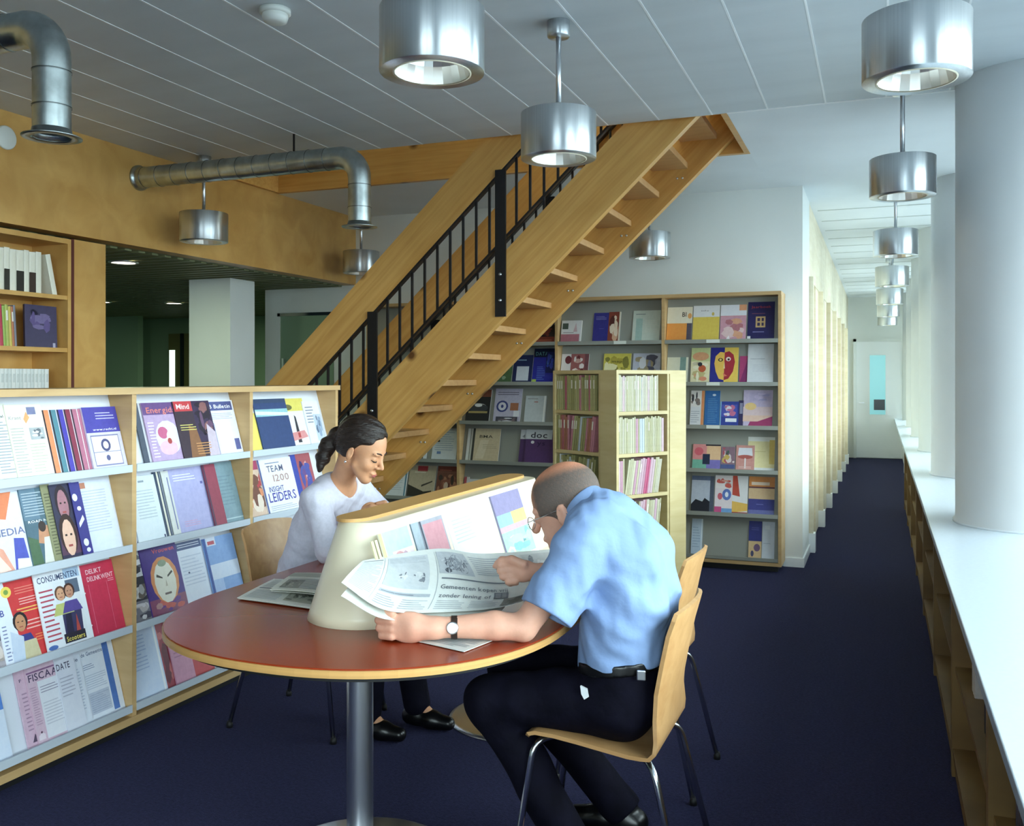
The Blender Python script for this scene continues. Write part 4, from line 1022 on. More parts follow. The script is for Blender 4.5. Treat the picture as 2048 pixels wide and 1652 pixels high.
A(0, 1494, 1548, 0.31, '#29265c', [T(0.12, 0.84, 0.1, 'Jaarboek', '#a8323c', 0.76), L(0.15, 0.68, 0.85, 0.72, 1, '#8a4a5a'), R(0.3, 0.34, 0.66, 0.62, '#c8a468'), R(0.36, 0.5, 0.46, 0.58, '#3a3058'), R(0.52, 0.5, 0.6, 0.58, '#3a3058'), R(0.36, 0.38, 0.46, 0.46, '#3a3058'), R(0.52, 0.38, 0.6, 0.46, '#3a3058'), L(0.2, 0.2, 0.8, 0.26, 1, '#7c7ab0'), R(-0.0, 0.02, 0.12, 0.12, '#e4e4e8')], 'navy book with a gold square emblem, top shelf corner')
A(1, 1329, 1374, 0.215, '#d8d8c0', [R(0.62, 0.5, 0.9, 1, '#7a9a92'), P([(0.2, 0.2), (0.6, 0.2), (0.5, 0.5)], '#5a544c'), E(0.7, 0.2, 0.16, 0.12, '#e6dcb8')], 'small pale landscape leaflet left of the green brochure, second shelf')
A(1, 1380, 1418, 0.29, '#c4cc8a', [E(0.5, 0.76, 0.44, 0.12, '#d89a6a'), PH(0, 0, 1, 0.62, ['#e6dcae', '#c8b878', '#d8a070', '#efe8c8'], 22, 10), E(0.6, 0.42, 0.2, 0.1, '#c85a2c'), E(0.48, 0.54, 0.12, 0.06, '#3a3a44'), E(0.66, 0.14, 0.2, 0.06, '#e4906a')], 'green and orange illustrated brochure, second shelf of the right bay')
A(1, 1419, 1475, 0.29, '#f0c83c', [R(0, 0, 0.5, 1, '#2c2f8e'), P([(0.5, 0.1), (0.32, 0.14), (0.2, 0.34), (0.14, 0.56), (0.18, 0.76), (0.34, 0.88), (0.5, 0.86)], '#efbd3a'), P([(0.5, 0.1), (0.66, 0.14), (0.82, 0.34), (0.88, 0.6), (0.82, 0.8), (0.66, 0.9), (0.5, 0.86)], '#b02436'), E(0.36, 0.66, 0.09, 0.05, '#3a2a18'), E(0.36, 0.66, 0.045, 0.03, '#e8c860'), E(0.64, 0.68, 0.09, 0.06, '#f2e2d8'), E(0.65, 0.67, 0.04, 0.03, '#3a1c20'), P([(0.46, 0.3), (0.62, 0.22), (0.5, 0.2)], '#e87a5a'), P([(0.47, 0.42), (0.53, 0.42), (0.5, 0.62)], '#f0d8a0')], 'brochure with a painted face half yellow half red, second shelf')
A(1, 1478, 1494, 0.22, '#b03a72', [P([(0, 0), (1, 0), (1, 0.9)], '#8a2c6a')], 'magenta leaflet sliver beside the painted face brochure')
A(1, 1494, 1546, 0.315, '#d6d9de', [L(0.1, 0.6, 0.9, 0.66, 1, '#b6bac4'), L(0.2, 0.3, 0.8, 0.5, 4, '#c8ccd4')], 'plain pale report in the second shelf corner', off=0.004)
A(2, 1379, 1406, 0.285, '#d8d8dc', [R(0.8, 0, 1, 1, '#e08a4c'), PH(0, 0.55, 0.8, 1, ['#e2dcd8', '#3a3a42', '#8a7a74'], 23, 7), L(0.05, 0.1, 0.7, 0.45, 6, '#a8acb8')], 'white brochure with an orange strip, third shelf')
A(2, 1408, 1438, 0.285, '#2768a8', [L(0.2, 0.1, 0.85, 0.8, 14, '#4f8ac0'), E(0.6, 0.88, 0.12, 0.03, '#d8e4f0')], 'blue brochure with fine text, third shelf')
A(2, 1439, 1476, 0.2, '#31449c', [PH(0.08, 0.4, 0.92, 0.88, ['#4a56b8', '#c86a92', '#e0d8e4', '#7a8ad0'], 24, 12), R(0.3, 0.2, 0.9, 0.34, '#e8ecf4'), R(0, 0, 1, 0.04, '#7ab0d8'), R(0, 0, 0.06, 1, '#7ab0d8')], 'small blue comic style leaflet, third shelf')
A(2, 1476, 1486, 0.21, '#3a3460', [R(0.2, 0.5, 0.8, 0.9, '#8a8aa8')], 'dark violet leaflet sliver, third shelf')
A(2, 1485, 1544, 0.292, '#c4b4d4', [R(0, 0.3, 1, 0.55, '#dcc0c4'), E(0.25, 0.56, 0.2, 0.1, '#edc77c'), R(0, 0.16, 1, 0.32, '#e2bca8'), P([(0.15, 0), (1, 0), (1, 0.3), (0.5, 0.16), (0.25, 0.16)], '#a8366c'), PH(0.2, 0.7, 0.95, 0.95, ['#bcaed2', '#a8a0d0', '#c8b8dc'], 25, 8)], 'lilac brochure with a sunset picture, third shelf')
A(3, 1384, 1440, 0.20, '#e08a8a', [R(0.5, 0.4, 1, 0.94, '#e6b98a'), R(0.46, 0.94, 1, 1, '#3a3038'), R(0, 0, 0.5, 0.4, '#6ab09a'), R(0.5, 0, 1, 0.4, '#7a70bc'), R(0.36, 0.22, 0.62, 0.62, '#1e2c4a'), E(0.22, 0.72, 0.16, 0.16, '#d85a6a')], 'patchwork coloured leaflet, fourth shelf of the right bay')
A(3, 1441, 1469, 0.185, '#6c6480', [PH(0, 0.25, 1, 1, ['#8a6a7a', '#c8a84a', '#4a6a5a', '#b84a5a', '#d8c8c8'], 26, 14), R(0, 0.1, 1, 0.26, '#4a5a90')], 'dark colour collage leaflet, fourth shelf')
A(3, 1471, 1508, 0.2, '#cf8f86', [P([(0.1, 0.6), (0.9, 0.6), (0.86, 0.9), (0.14, 0.9)], '#dfdfe8'), E(0.5, 0.55, 0.4, 0.08, '#b85a52'), R(0.46, 0.1, 0.54, 0.5, '#e6d8d6'), L(0.15, 0.1, 0.85, 0.2, 2, '#e4c8c4')], 'brick red leaflet with a pale panel, fourth shelf')
A(3, 1494, 1548, 0.298, '#e4d79c', [R(0, 0.78, 1, 1, '#dfe0dc'), R(0.8, 0.2, 1, 0.82, '#dcc05a'), L(0.1, 0.5, 0.9, 0.54, 1, '#c8b878'), R(0, 0, 1, 0.1, '#dfe0e0')], 'tall cream and yellow brochure, fourth shelf corner', off=-0.004, t=0.003)
A(4, 1381, 1426, 0.285, '#b6bed0', [P([(0, 0), (0.85, 0), (0.85, 0.3), (0.6, 0.4), (0.5, 0.3), (0.2, 0.36), (0, 0.22)], '#1c2030'), R(0.82, 0, 1, 1, '#4a5468'), R(0, 0.88, 0.82, 1, '#5a6a8c')], 'dark silhouette photo brochure, fifth shelf')
A(4, 1428, 1463, 0.295, '#e4d6dc', [PH(0, 0.66, 1, 1, ['#eadfe0', '#d8564a', '#e8a090'], 27, 8), E(0.3, 0.45, 0.14, 0.09, '#d05a6a'), E(0.68, 0.5, 0.26, 0.15, '#5a78c4'), E(0.68, 0.5, 0.1, 0.07, '#e6eaf4'), R(0, 0, 0.4, 0.18, '#d04a8a'), R(0.4, 0, 1, 0.14, '#6aa0d8')], 'white brochure with red and blue splashes, fifth shelf')
A(4, 1463, 1494, 0.295, '#e2e0e2', [P([(0, 0.5), (0.5, 0.46), (0.3, 1), (0, 1)], '#c8432c'), P([(0, 0.04), (1, 0.1), (1, 0.28), (0, 0.34)], '#eab63c'), R(0, 0, 1, 0.06, '#a83a34')], 'white brochure with a red brush stroke, fifth shelf')
A(4, 1496, 1548, 0.295, '#dcb98a', [R(0, 0.74, 1, 1, '#dd8a34'), R(0.1, 0.78, 0.8, 0.86, '#f0d8c0'), R(0, 0.7, 1, 0.74, '#6a3a44'), R(0, 0, 1, 0.42, '#3c3f8c'), R(0, 0, 1, 0.14, '#6a70b0'), L(0.3, 0.26, 0.7, 0.32, 1, '#6a6eb8')], 'orange cream and navy banded brochure, fifth shelf')
A(5, 1381, 1403, 0.28, '#bccfe4', [L(0.1, 0.2, 0.8, 0.8, 8, '#9cb4d0'), R(0.88, 0, 0.95, 1, '#e6eef6')], 'pale blue report beside the carousel, bottom shelf')
A(5, 1496, 1522, 0.285, '#2e3488', [R(0, 0, 1, 0.47, '#e2bc84'), E(0.65, 0.3, 0.25, 0.1, '#7a5a80'), E(0.3, 0.14, 0.12, 0.08, '#4a4a70'), L(0.2, 0.75, 0.8, 0.85, 2, '#5a60b0')], 'navy and tan leaflet, bottom shelf')
A(5, 1523, 1548, 0.285, '#d4dae4', [L(0.1, 0.4, 0.9, 0.46, 1, '#b4bccc'), R(0.2, 0.8, 0.6, 0.9, '#e4e8ee')], 'pale leaflet in the bottom shelf corner')
# ---- second bay
A(0, 1121, 1161, 0.195, '#d8d8da', [R(0, 0, 0.92, 0.4, '#b06a78'), R(0.05, 0.62, 0.34, 0.88, '#4a5a54'), L(0.1, 0.44, 0.85, 0.5, 1, '#7a6a70'), P([(0.6, 0.5), (0.8, 0.5), (0.72, 0.9)], '#c8a8b0')], 'white book with a pink lower band, top shelf left of the blue brochures', t=0.014, cat='book', name='book')
A(0, 1184, 1214, 0.255, '#34348c', [L(0.15, 0.76, 0.85, 0.9, 3, '#8a88c0'), L(0.4, 0.45, 0.85, 0.5, 1, '#5a5aa8')], 'indigo brochure, top shelf of the middle bay')
A(0, 1214, 1238, 0.26, '#8c4a34', [PH(0, 0, 1, 1, ['#8a3e2c', '#d8a884', '#5a2a24', '#e8d2b8', '#b86a44'], 31, 16), R(0.88, 0, 1, 1, '#dcd4c0')], 'red brown photo brochure, top shelf of the middle bay')
A(0, 1263, 1318, 0.265, '#ccd8cc', [R(0.12, 0, 0.36, 0.75, '#a4c4bc'), L(0.1, 0.86, 0.6, 0.92, 1, '#7a8a90'), L(0.45, 0.3, 0.9, 0.7, 7, '#d8dfd2')], 'pale mint report, top shelf of the middle bay')
A(1, 1119, 1174, 0.25, '#d8d4d4', [PH(0.35, 0.3, 0.9, 1, ['#9c5a5a', '#6a2c30', '#c89a90', '#e4d8d4'], 32, 10), E(0.25, 0.8, 0.12, 0.14, '#6a2c34'), R(0.85, 0, 1, 1, '#7a4a50')], 'maroon splashed landscape leaflet, second shelf of the middle bay')
A(1, 1204, 1259, 0.25, '#d8cc44', [PH(0, 0, 1, 1, ['#d6c83e', '#b8a82c', '#e6dc7a', '#8a8430', '#eee8b0'], 33, 14), T(0.3, 0.7, 0.1, 'map', '#5a5a24', 0.4)], 'yellow landscape leaflet, second shelf of the middle bay')
A(1, 1263, 1318, 0.25, '#c6cade', [PH(0, 0, 1, 1, ['#c4c8da', '#8a90b0', '#e0e2ea', '#5a5c70', '#a89a7a'], 34, 18)], 'blue grey speckled landscape leaflet, second shelf of the middle bay')
for i, (a, b, r_, c) in enumerate(((1150, 1200, 2, '#a8b0a0'), (1150, 1200, 3, '#b0a890'), (1128, 1180, 5, '#8a98b8'))):
    A(r_, a, b, 0.27, c, [L(0.2, 0.2, 0.8, 0.8, 8, '#8a8c84')], ['grey green report behind the carousel, third shelf', 'tan report behind the carousel, fourth shelf', 'blue grey report behind the carousel, bottom shelf'][i])
# ---- third bay
A(0, 1066, 1108, 0.2, '#8a3424', [PH(0, 0.3, 1, 1, ['#2c2226', '#8c3a2c', '#d8c8bc', '#4a2a2a'], 35, 12), L(0.1, 0.05, 0.9, 0.2, 2, '#c86a4a')], 'black and red photo brochure beside the stair, top shelf')
A(1, 982, 1022, 0.27, '#4c7048', [PH(0, 0, 1, 0.9, ['#4a6c44', '#7a9a5a', '#33502f', '#8aa88a'], 36, 14)], 'green photo brochure beside the stair underside, second shelf')
A(1, 1024, 1062, 0.245, '#1f2c5c', [R(0.18, 0.1, 0.82, 0.6, '#ccd4e0'), L(0.2, 0.78, 0.85, 0.88, 1, '#8ab0d0'), R(0, 0, 1, 0.03, '#6a86b0')], 'navy book with a pale square, second shelf')
A(1, 1063, 1105, 0.3, '#232a9c', [R(0, 0.75, 1, 1, '#141c3c'), T(0.08, 0.8, 0.18, 'DATA', '#5a9a9c', 0.6), PH(0.6, 0.3, 1, 0.9, ['#1c245c', '#2f44b8', '#3a6ab8'], 37, 8), L(0.2, 0.1, 0.6, 0.5, 8, '#5a78d0'), R(0, 0, 0.2, 0.12, '#a8c04a')], 'bright blue brochure, second shelf left of the divider')
A(2, 930, 977, 0.285, '#20222a', [R(0, 0.78, 1, 1, '#7a3c28'), E(0.5, 0.48, 0.34, 0.1, '#c8ccd0'), E(0.5, 0.44, 0.42, 0.12, '#3a3e48'), R(0.1, 0.28, 0.9, 0.34, '#b09a5a'), E(0.5, 0.52, 0.16, 0.05, '#e8eaec')], 'dark brochure with a car picture, third shelf')
A(2, 985, 1039, 0.295, '#b9b4cc', [L(0.1, 0.8, 0.9, 0.92, 2, '#6a6478'), E(0.3, 0.48, 0.22, 0.17, '#3c4686'), E(0.3, 0.48, 0.15, 0.12, '#d4d2de'), E(0.3, 0.48, 0.05, 0.05, '#3c4686'), R(0.6, 0.36, 0.9, 0.58, '#a86a4a'), R(0.74, 0.18, 0.96, 0.36, '#dfe0e8'), PH(0.1, 0.02, 0.9, 0.18, ['#4a4a58', '#d8d8e0', '#7a6a70'], 38, 8)], 'lilac brochure with a blue ring, third shelf')
A(2, 1047, 1089, 0.235, '#c4ccd0', [R(0.88, 0, 0.96, 1, '#eef0f0'), L(0.1, 0.86, 0.8, 0.92, 1, '#8a8c8c'), R(0.42, 0.76, 0.6, 0.79, '#b86a5a')], 'pale grey report, third shelf')
A(3, 930, 944, 0.285, '#d8dcd8', [R(0.4, 0, 0.5, 1, '#8a8c84')], 'white report edge left of the beige report, fourth shelf')
A(3, 941, 996, 0.288, '#cbb894', [R(0, 0, 0.08, 1, '#3a3a38'), P([(0.15, 0.1), (0.45, 0.1), (0.6, 0.66), (0.3, 0.66)], '#d8c8aa'), T(0.25, 0.72, 0.1, 'BMA', '#4a443c', 0.5), L(0.4, 0.4, 0.9, 0.55, 3, '#b4a484')], 'beige report with three dark capitals, fourth shelf', off=0.005)
A(3, 1036, 1050, 0.285, '#5a3a70', [R(0, 0.72, 1, 1, '#d4d8de'), T(0.3, 0.77, 0.4, 'd', '#4a465c', 0.4)], 'purple white topped report edge, fourth shelf')
A(3, 1048, 1106, 0.288, '#5c3a72', [R(0, 0.72, 0.9, 1, '#d6dae0'), T(0.16, 0.76, 0.2, 'doc', '#3c3848', 0.6), E(0.24, 0.63, 0.06, 0.045, '#e8e4ec'), T(0.4, 0.54, 0.16, 'ys', '#3c2454', 0.3)], 'purple report with a white head, fourth shelf', off=0.005)
A(4, 924, 934, 0.2, '#b4505a', [R(0.5, 0, 1, 1, '#d8d8d8')], 'red and white report edge above the divider ridge, fifth shelf')
A(4, 934, 957, 0.185, '#d2d6d8', [L(0.1, 0.4, 0.9, 0.8, 3, '#a8acb4')], 'small white leaflet above the display ridge, fifth shelf')
A(4, 992, 1050, 0.22, '#b8ac8c', [L(0.1, 0.4, 0.9, 0.9, 5, '#a09474')], 'tan report just above the display ridge, fifth shelf')
# ---- left bay, below the stair
A(3, 836, 852, 0.2, '#d4d8dc', [R(0, 0, 0.6, 0.5, '#4a4c50')], 'white leaflet under the stair edge, fourth shelf')
A(3, 862, 911, 0.285, '#cdd4da', [L(0.1, 0.3, 0.85, 0.9, 9, '#9cacc0'), R(0.2, 0.2, 0.36, 0.28, '#5a7ab0')], 'pale typed report left of the divider, fourth shelf')
A(4, 766, 810, 0.285, '#d4d9dd', [R(0.75, 0.75, 0.95, 0.9, '#3a4440'), L(0.1, 0.2, 0.8, 0.6, 7, '#b4bcc4'), R(0.9, 0, 0.96, 1, '#4a8098')], 'white report right of the woman, fifth shelf')
A(4, 813, 866, 0.285, '#b4a488', [R(0.3, 0.82, 0.68, 0.98, '#b03038'), L(0.2, 0.76, 0.8, 0.82, 1, '#d8d0c0'), P([(0, 0), (0.9, 0), (0.9, 0.24), (0.6, 0.2), (0, 0.4)], '#2c2824'), P([(0.5, 0.34), (0.9, 0.5), (0.9, 0.54), (0.5, 0.4)], '#3a342e')], 'tan brochure with a red logo block, fifth shelf')
A(4, 869, 912, 0.285, '#7a3c2c', [PH(0, 0, 1, 0.8, ['#6e3426', '#3c2420', '#a86a4a', '#8a4a34'], 39, 14), E(0.45, 0.4, 0.1, 0.12, '#cdb09a'), L(0.1, 0.85, 0.9, 0.92, 1, '#a85a44')], 'red brown photo brochure, fifth shelf')
A(5, 790, 840, 0.28, '#a8b4c0', [L(0.1, 0.2, 0.9, 0.8, 8, '#8a98a8')], 'grey blue report low on the shelf behind the display')

# ------------------------------------------------------------------ spines: books and booklets standing in the cases
def spine_mesh(t, h, d, cover, label_c=None, top='#e4dcc4', lower=None):
    """book with its spine towards -y: two boards, a spine, a recessed page block"""
    V, F, C = [], [], []
    def box(x0, x1, y0, y1, z0, z1, c):
        o = len(V)
        V.extend([(x0, y0, z0), (x1, y0, z0), (x1, y1, z0), (x0, y1, z0), (x0, y0, z1), (x1, y0, z1), (x1, y1, z1), (x0, y1, z1)])
        F.extend([tuple(o + i for i in f) for f in ((3, 2, 1, 0), (4, 5, 6, 7), (0, 1, 5, 4), (1, 2, 6, 5), (2, 3, 7, 6), (3, 0, 4, 7))])
        C.extend([c] * 6)
    b = min(0.0022, t * 0.22)
    box(-t / 2, -t / 2 + b, 0.002, d, 0, h, cover); box(t / 2 - b, t / 2, 0.002, d, 0, h, cover)
    # spine in three facets
    o = len(V)
    for z in (0, h):
        V.extend([(-t / 2, 0.002, z), (-t / 4, 0, z), (t / 4, 0, z), (t / 2, 0.002, z), (t / 2, 0.004, z), (-t / 2, 0.004, z)])
    for i in range(6):
        F.append((o + i, o + (i + 1) % 6, o + 6 + (i + 1) % 6, o + 6 + i)); C.append(cover)
    F.append(tuple(o + 6 + i for i in range(6))); C.append(cover)
    box(-t / 2 + b, t / 2 - b, 0.004, d - 0.004, 0.002, h - 0.003, top)
    sh = []
    if label_c: sh.append(([(-0.3, 0.62), (0.3, 0.62), (0.3, 0.86), (-0.3, 0.86)], [(0, 1, 2, 3)], label_c, 0))
    if lower: sh.append(([(-0.5, 0.0), (0.5, 0.0), (0.5, 0.5), (-0.5, 0.5)], [(0, 1, 2, 3)], lower, 0))
    return print_mesh('booklet', V, F, C, sh, lambda x, y, l: (x * t, -l - 0.0004, y * h))
rng = random.Random(7)
def nth(n): return '%d%s' % (n, 'th' if 10 <= n % 100 <= 20 else {1: 'st', 2: 'nd', 3: 'rd'}.get(n % 10, 'th'))
def shelf_books(base, ux, nrm_rz, width, specs, group, label, cat='booklet', name='booklet', lean_p=0.3, start=0.004):
    """specs: list of (thickness, height, mesh); base = left front corner on the shelf, ux = right direction"""
    x = start; n = 0; made = []
    for (t, h, d, me, lean) in specs:
        if x + t > width: break
        off = max(0, h * math.sin(lean))
        o = link(name, me, None, None, base + ux * (x + t / 2), (0, lean, nrm_rz))
        tag(o, None, cat, group); made.append(o)
        x += t / math.cos(lean) + 0.0012; n += 1
    for i, o in enumerate(made): o['label'] = label(o.data, i + 1, len(made) - i)
    return x
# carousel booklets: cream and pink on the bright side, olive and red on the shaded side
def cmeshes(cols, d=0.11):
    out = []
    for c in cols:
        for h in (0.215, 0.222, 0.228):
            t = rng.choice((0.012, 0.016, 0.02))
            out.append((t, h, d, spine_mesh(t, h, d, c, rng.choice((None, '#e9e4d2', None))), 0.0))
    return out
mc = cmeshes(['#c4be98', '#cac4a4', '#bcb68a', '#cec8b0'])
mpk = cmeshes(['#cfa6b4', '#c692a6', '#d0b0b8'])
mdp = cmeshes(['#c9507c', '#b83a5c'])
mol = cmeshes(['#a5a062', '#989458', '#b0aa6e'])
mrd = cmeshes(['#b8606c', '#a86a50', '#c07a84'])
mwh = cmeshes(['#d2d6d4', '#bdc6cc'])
CN = {}
for lst, nm_ in ((mc, 'cream'), (mpk, 'pale pink'), (mdp, 'deep pink'), (mol, 'olive'), (mrd, 'brick red'), (mwh, 'white')):
    for s_ in lst: CN[s_[3].name] = nm_
h_ = CS / 2
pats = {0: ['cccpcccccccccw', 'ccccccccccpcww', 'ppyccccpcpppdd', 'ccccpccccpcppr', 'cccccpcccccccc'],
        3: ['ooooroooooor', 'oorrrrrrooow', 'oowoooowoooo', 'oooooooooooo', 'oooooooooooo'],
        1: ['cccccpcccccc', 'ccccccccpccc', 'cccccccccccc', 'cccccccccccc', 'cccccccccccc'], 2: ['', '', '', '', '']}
lev = ['top', 'second', 'third', 'fourth', 'lowest']
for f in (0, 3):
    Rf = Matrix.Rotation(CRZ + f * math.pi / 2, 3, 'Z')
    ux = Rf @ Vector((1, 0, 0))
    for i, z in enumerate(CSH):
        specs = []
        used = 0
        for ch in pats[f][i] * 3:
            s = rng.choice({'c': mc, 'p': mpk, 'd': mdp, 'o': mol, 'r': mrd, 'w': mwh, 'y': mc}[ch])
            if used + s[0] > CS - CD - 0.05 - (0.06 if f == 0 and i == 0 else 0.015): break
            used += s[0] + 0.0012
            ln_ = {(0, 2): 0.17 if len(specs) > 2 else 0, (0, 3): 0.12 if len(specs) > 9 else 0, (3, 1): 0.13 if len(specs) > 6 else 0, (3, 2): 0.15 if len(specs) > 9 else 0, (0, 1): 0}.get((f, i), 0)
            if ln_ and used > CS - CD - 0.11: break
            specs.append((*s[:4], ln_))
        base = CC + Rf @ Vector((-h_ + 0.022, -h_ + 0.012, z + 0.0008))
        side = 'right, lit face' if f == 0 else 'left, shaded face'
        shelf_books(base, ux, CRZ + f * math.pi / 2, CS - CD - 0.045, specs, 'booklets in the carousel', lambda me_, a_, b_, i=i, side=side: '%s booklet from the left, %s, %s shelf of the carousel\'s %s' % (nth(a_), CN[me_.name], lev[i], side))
# open bookcase by the fascia
yb0, yb1 = 3.33, 4.26
UY = Vector((0, 1, 0))
def row(z, specs, start, group, label, w=0.93):
    return shelf_books(Vector((XF - 0.03 - 0.035, yb0, z + 0.0008)), UY, math.pi / 2, w, specs, group, label, 'book', 'book', start=start)
dk = [(t, 0.235 + 0.006 * (k % 2), 0.18, spine_mesh(t, 0.235 + 0.006 * (k % 2), 0.18, '#e4dfcb', None, '#d8d0b4', lower=l), 0.0) for k, (t, l) in enumerate(((0.05, '#26241e'), (0.034, None), (0.045, '#3a2a20'), (0.038, None), (0.05, None), (0.036, '#2c2a22'), (0.042, None)))]
row(1.945, [dk[k % 7] for k in range(19)], 0.0, 'white-topped volumes on the open bookcase', lambda me_, a_, b_: 'cream volume, %s from the right, upper visible shelf of the open bookcase' % nth(b_), 0.80)
o = link('book', dk[1][3].copy(), None, None, (XF - 0.065, yb0 + 0.875, 1.9458), (0, -0.22, math.pi / 2)); tag(o, 'leaning cream book at the right end of the upper open shelf', 'book', 'white-topped volumes on the open bookcase')
cols = ['#d8a83c', '#3f7f9c', '#2f62a8', '#c23e52', '#e2685e', '#8a3f92', '#d95c8c', '#b92f48', '#8fae3c', '#a7b044', '#c9b23e', '#6a8f3e', '#b86a3c', '#7a7a86']
cm_ = [(t, 0.23, 0.16, spine_mesh(t, 0.225 + 0.008 * (k % 2), 0.16, c, '#e6dfd0' if k % 3 == 0 else None), 0.0) for k, (c, t) in enumerate(zip(cols, [0.02, 0.016, 0.022, 0.018, 0.02, 0.016, 0.02, 0.024, 0.018, 0.02, 0.016, 0.02, 0.014, 0.014]))]
nm = ['ochre', 'teal', 'blue', 'red', 'coral', 'violet', 'pink', 'crimson', 'leaf green', 'lime', 'mustard', 'moss green', 'brown', 'grey']
order = [0, 9, 4, 2, 10, 7, 1, 12, 5, 3, 8, 6, 13, 11, 0, 2, 9, 1, 2, 3, 4, 6, 7, 8, 9, 10, 12, 13]
seen = {}
for c_ in order: seen[c_] = seen.get(c_, 0) + 1
x = 0.05
for k, c_ in enumerate(order):
    t, h, d, me, _ = cm_[c_]
    lean = -0.06 if k > 20 else 0
    o = link('book', me, None, None, (XF - 0.065, yb0 + x + t / 2, 1.6328), (0, lean, math.pi / 2))
    tag(o, '%s book, %s from the right among the coloured spines of the open bookcase' % (nm[c_], nth(len(order) - k)), 'book', 'coloured books on the open bookcase')
    x += t + 0.0015
me = page_mesh('book', 0.19, 0.25, 0.02, '#33284e', [PH(0.05, 0.2, 0.95, 0.95, ['#33284e', '#54407a', '#241c3c', '#6a5a8a'], 41, 12), R(0.86, 0, 0.94, 0.12, '#a8a0b8')])
put('book', 'purple book facing out at the end of the middle open shelf', 'book', None, me, (XF - 0.09, yb0 + 0.80, 1.6332), (-0.12, 0.04, math.pi / 2 - 0.25))
gm = [(t, 0.2, 0.16, spine_mesh(t, 0.205, 0.16, c, '#c4c8c4'), 0.0) for c, t in (('#d6d9d4', 0.024), ('#cdd1cc', 0.022), ('#dcdcd6', 0.026))]
row(1.30, [gm[k % 3] for k in range(36)], 0.0, 'uniform grey volumes on the open bookcase', lambda me_, a_, b_: 'pale grey volume, %s from the right, lowest visible shelf of the open bookcase' % nth(b_), 0.85)

# low bookcases under the sill: a few papers and books
for k, (yy, zz, n, c, lab, nmx) in enumerate(((1.95, 0.402, 5, '#7c4638', 'brown folder in the nearest low bookcase, upper shelf', 'folder'), (2.4, 0.402, 4, '#4a4048', 'dark folder in the nearest low bookcase, upper shelf', 'folder'),
        (3.1, 0.402, 4, '#23222a', 'black folder in the second low bookcase', 'folder'), (3.5, 0.402, 3, '#c9c4c0', 'white papers in the second low bookcase', 'folder'), (2.9, 0.104, 5, '#8a4a3a', 'rust red folder low in the second low bookcase', 'folder'),
        (4.6, 0.402, 6, '#3a3136', 'dark brown folder in the third low bookcase', 'folder'), (5.8, 0.402, 6, '#54443a', 'brown folder in the fourth low bookcase', 'folder'), (6.9, 0.402, 6, '#6a5648', 'tan folder in the fifth low bookcase', 'folder'), (8.2, 0.402, 6, '#4a4440', 'grey brown folder in the sixth low bookcase', 'folder'))):
    me = spine_mesh(0.03, 0.25, 0.2, c, '#cfc8bc' if k % 2 else None)
    for j in range(n):
        o = link('folder', me, None, None, (0.285, yy - 0.034 * j, zz + 0.0008), (0, 0, -math.pi / 2))
        tag(o, lab + ', %s from the far end' % nth(j + 1), 'folder', 'folders under the window sill')
# ---- on the sloping face of the display divider
def divider_item(ua, ub, h, bg_, prims, label, t=0.003, off=0.0):
    t = min(t, 0.003); off *= 0.7; ua += 22; ub += 18
    xb_ = RB + (RT - RB) * 0.10
    Xp = DX + xb_ + 0.02
    ya, yb = at_x(ua, 0, Xp).y, at_x(ub, 0, Xp).y
    me = page_mesh('magazine', yb - ya, h, t, bg_, prims)
    put('magazine', label, 'magazine', 'magazines on the display divider', me, (DX + xb_ + 0.0015 + t * 1.2 + off, (ya + yb) / 2, DZ0 + 0.0235), (-DTILT - 0.01, 0, math.pi / 2))
divider_item(776, 792, 0.235, '#d9cf9c', [R(0.4, 0, 0.55, 1, '#6a6448'), R(0.75, 0, 0.9, 1, '#efeadc')], 'cream journal edge beside the rounded end of the display divider', t=0.004)
divider_item(790, 850, 0.25, '#e6dfcc', [R(0.12, 0.7, 1, 1, '#b4c4e6'), PH(0.3, 0.1, 1, 0.75, ['#e6d2d4', '#d8b0b8', '#f0e0d4', '#c8a0b0'], 51, 12), E(0.55, 0.42, 0.18, 0.2, '#ecc4ac'), E(0.5, 0.62, 0.2, 0.12, '#d49a9a'), R(0, 0, 0.1, 1, '#c6b888')], 'pastel portrait magazine on the display divider', off=0.004)
divider_item(852, 872, 0.25, '#a4b2bc', [R(0, 0, 0.12, 1, '#4a5a6a'), PH(0.1, 0, 1, 0.6, ['#8fa0aa', '#5a6a74', '#c8d2d8'], 52, 8)], 'grey magazine edge on the display divider', t=0.004)
divider_item(868, 915, 0.25, '#a9a8b4', [R(0, 0, 0.06, 1, '#3a4456'), R(0.1, 0.55, 0.95, 0.95, '#d3909a'), PH(0.1, 0.05, 0.9, 0.55, ['#8fa4a8', '#c8ccd4', '#5a5a70', '#7a9aa0'], 53, 14), R(0.9, 0, 1, 0.3, '#5a2c6a')], 'grey magazine with a pink upper panel on the display divider', off=0.005)
divider_item(918, 975, 0.25, '#e3e6ee', [L(0.15, 0.55, 0.85, 0.9, 7, '#c4cee4'), L(0.1, 0.1, 0.7, 0.35, 5, '#d8dce4')], 'white typed sheet on the display divider')
divider_item(1004, 1066, 0.26, '#d6dcd0', [R(0.05, 0.7, 0.95, 1, '#8a82a8'), R(0.05, 0.5, 0.5, 0.7, '#8fb0b8'), R(0.5, 0.5, 0.95, 0.7, '#e2c86a'), R(0.05, 0.44, 0.95, 0.52, '#d8a0a8'), PH(0.05, 0.05, 0.95, 0.44, ['#9cc8a8', '#7ab0b8', '#c8dca8', '#aab4d8'], 54, 12), R(0, 0, 0.05, 1, '#6a6480')], 'multicoloured brochure at the far end of the display divider')

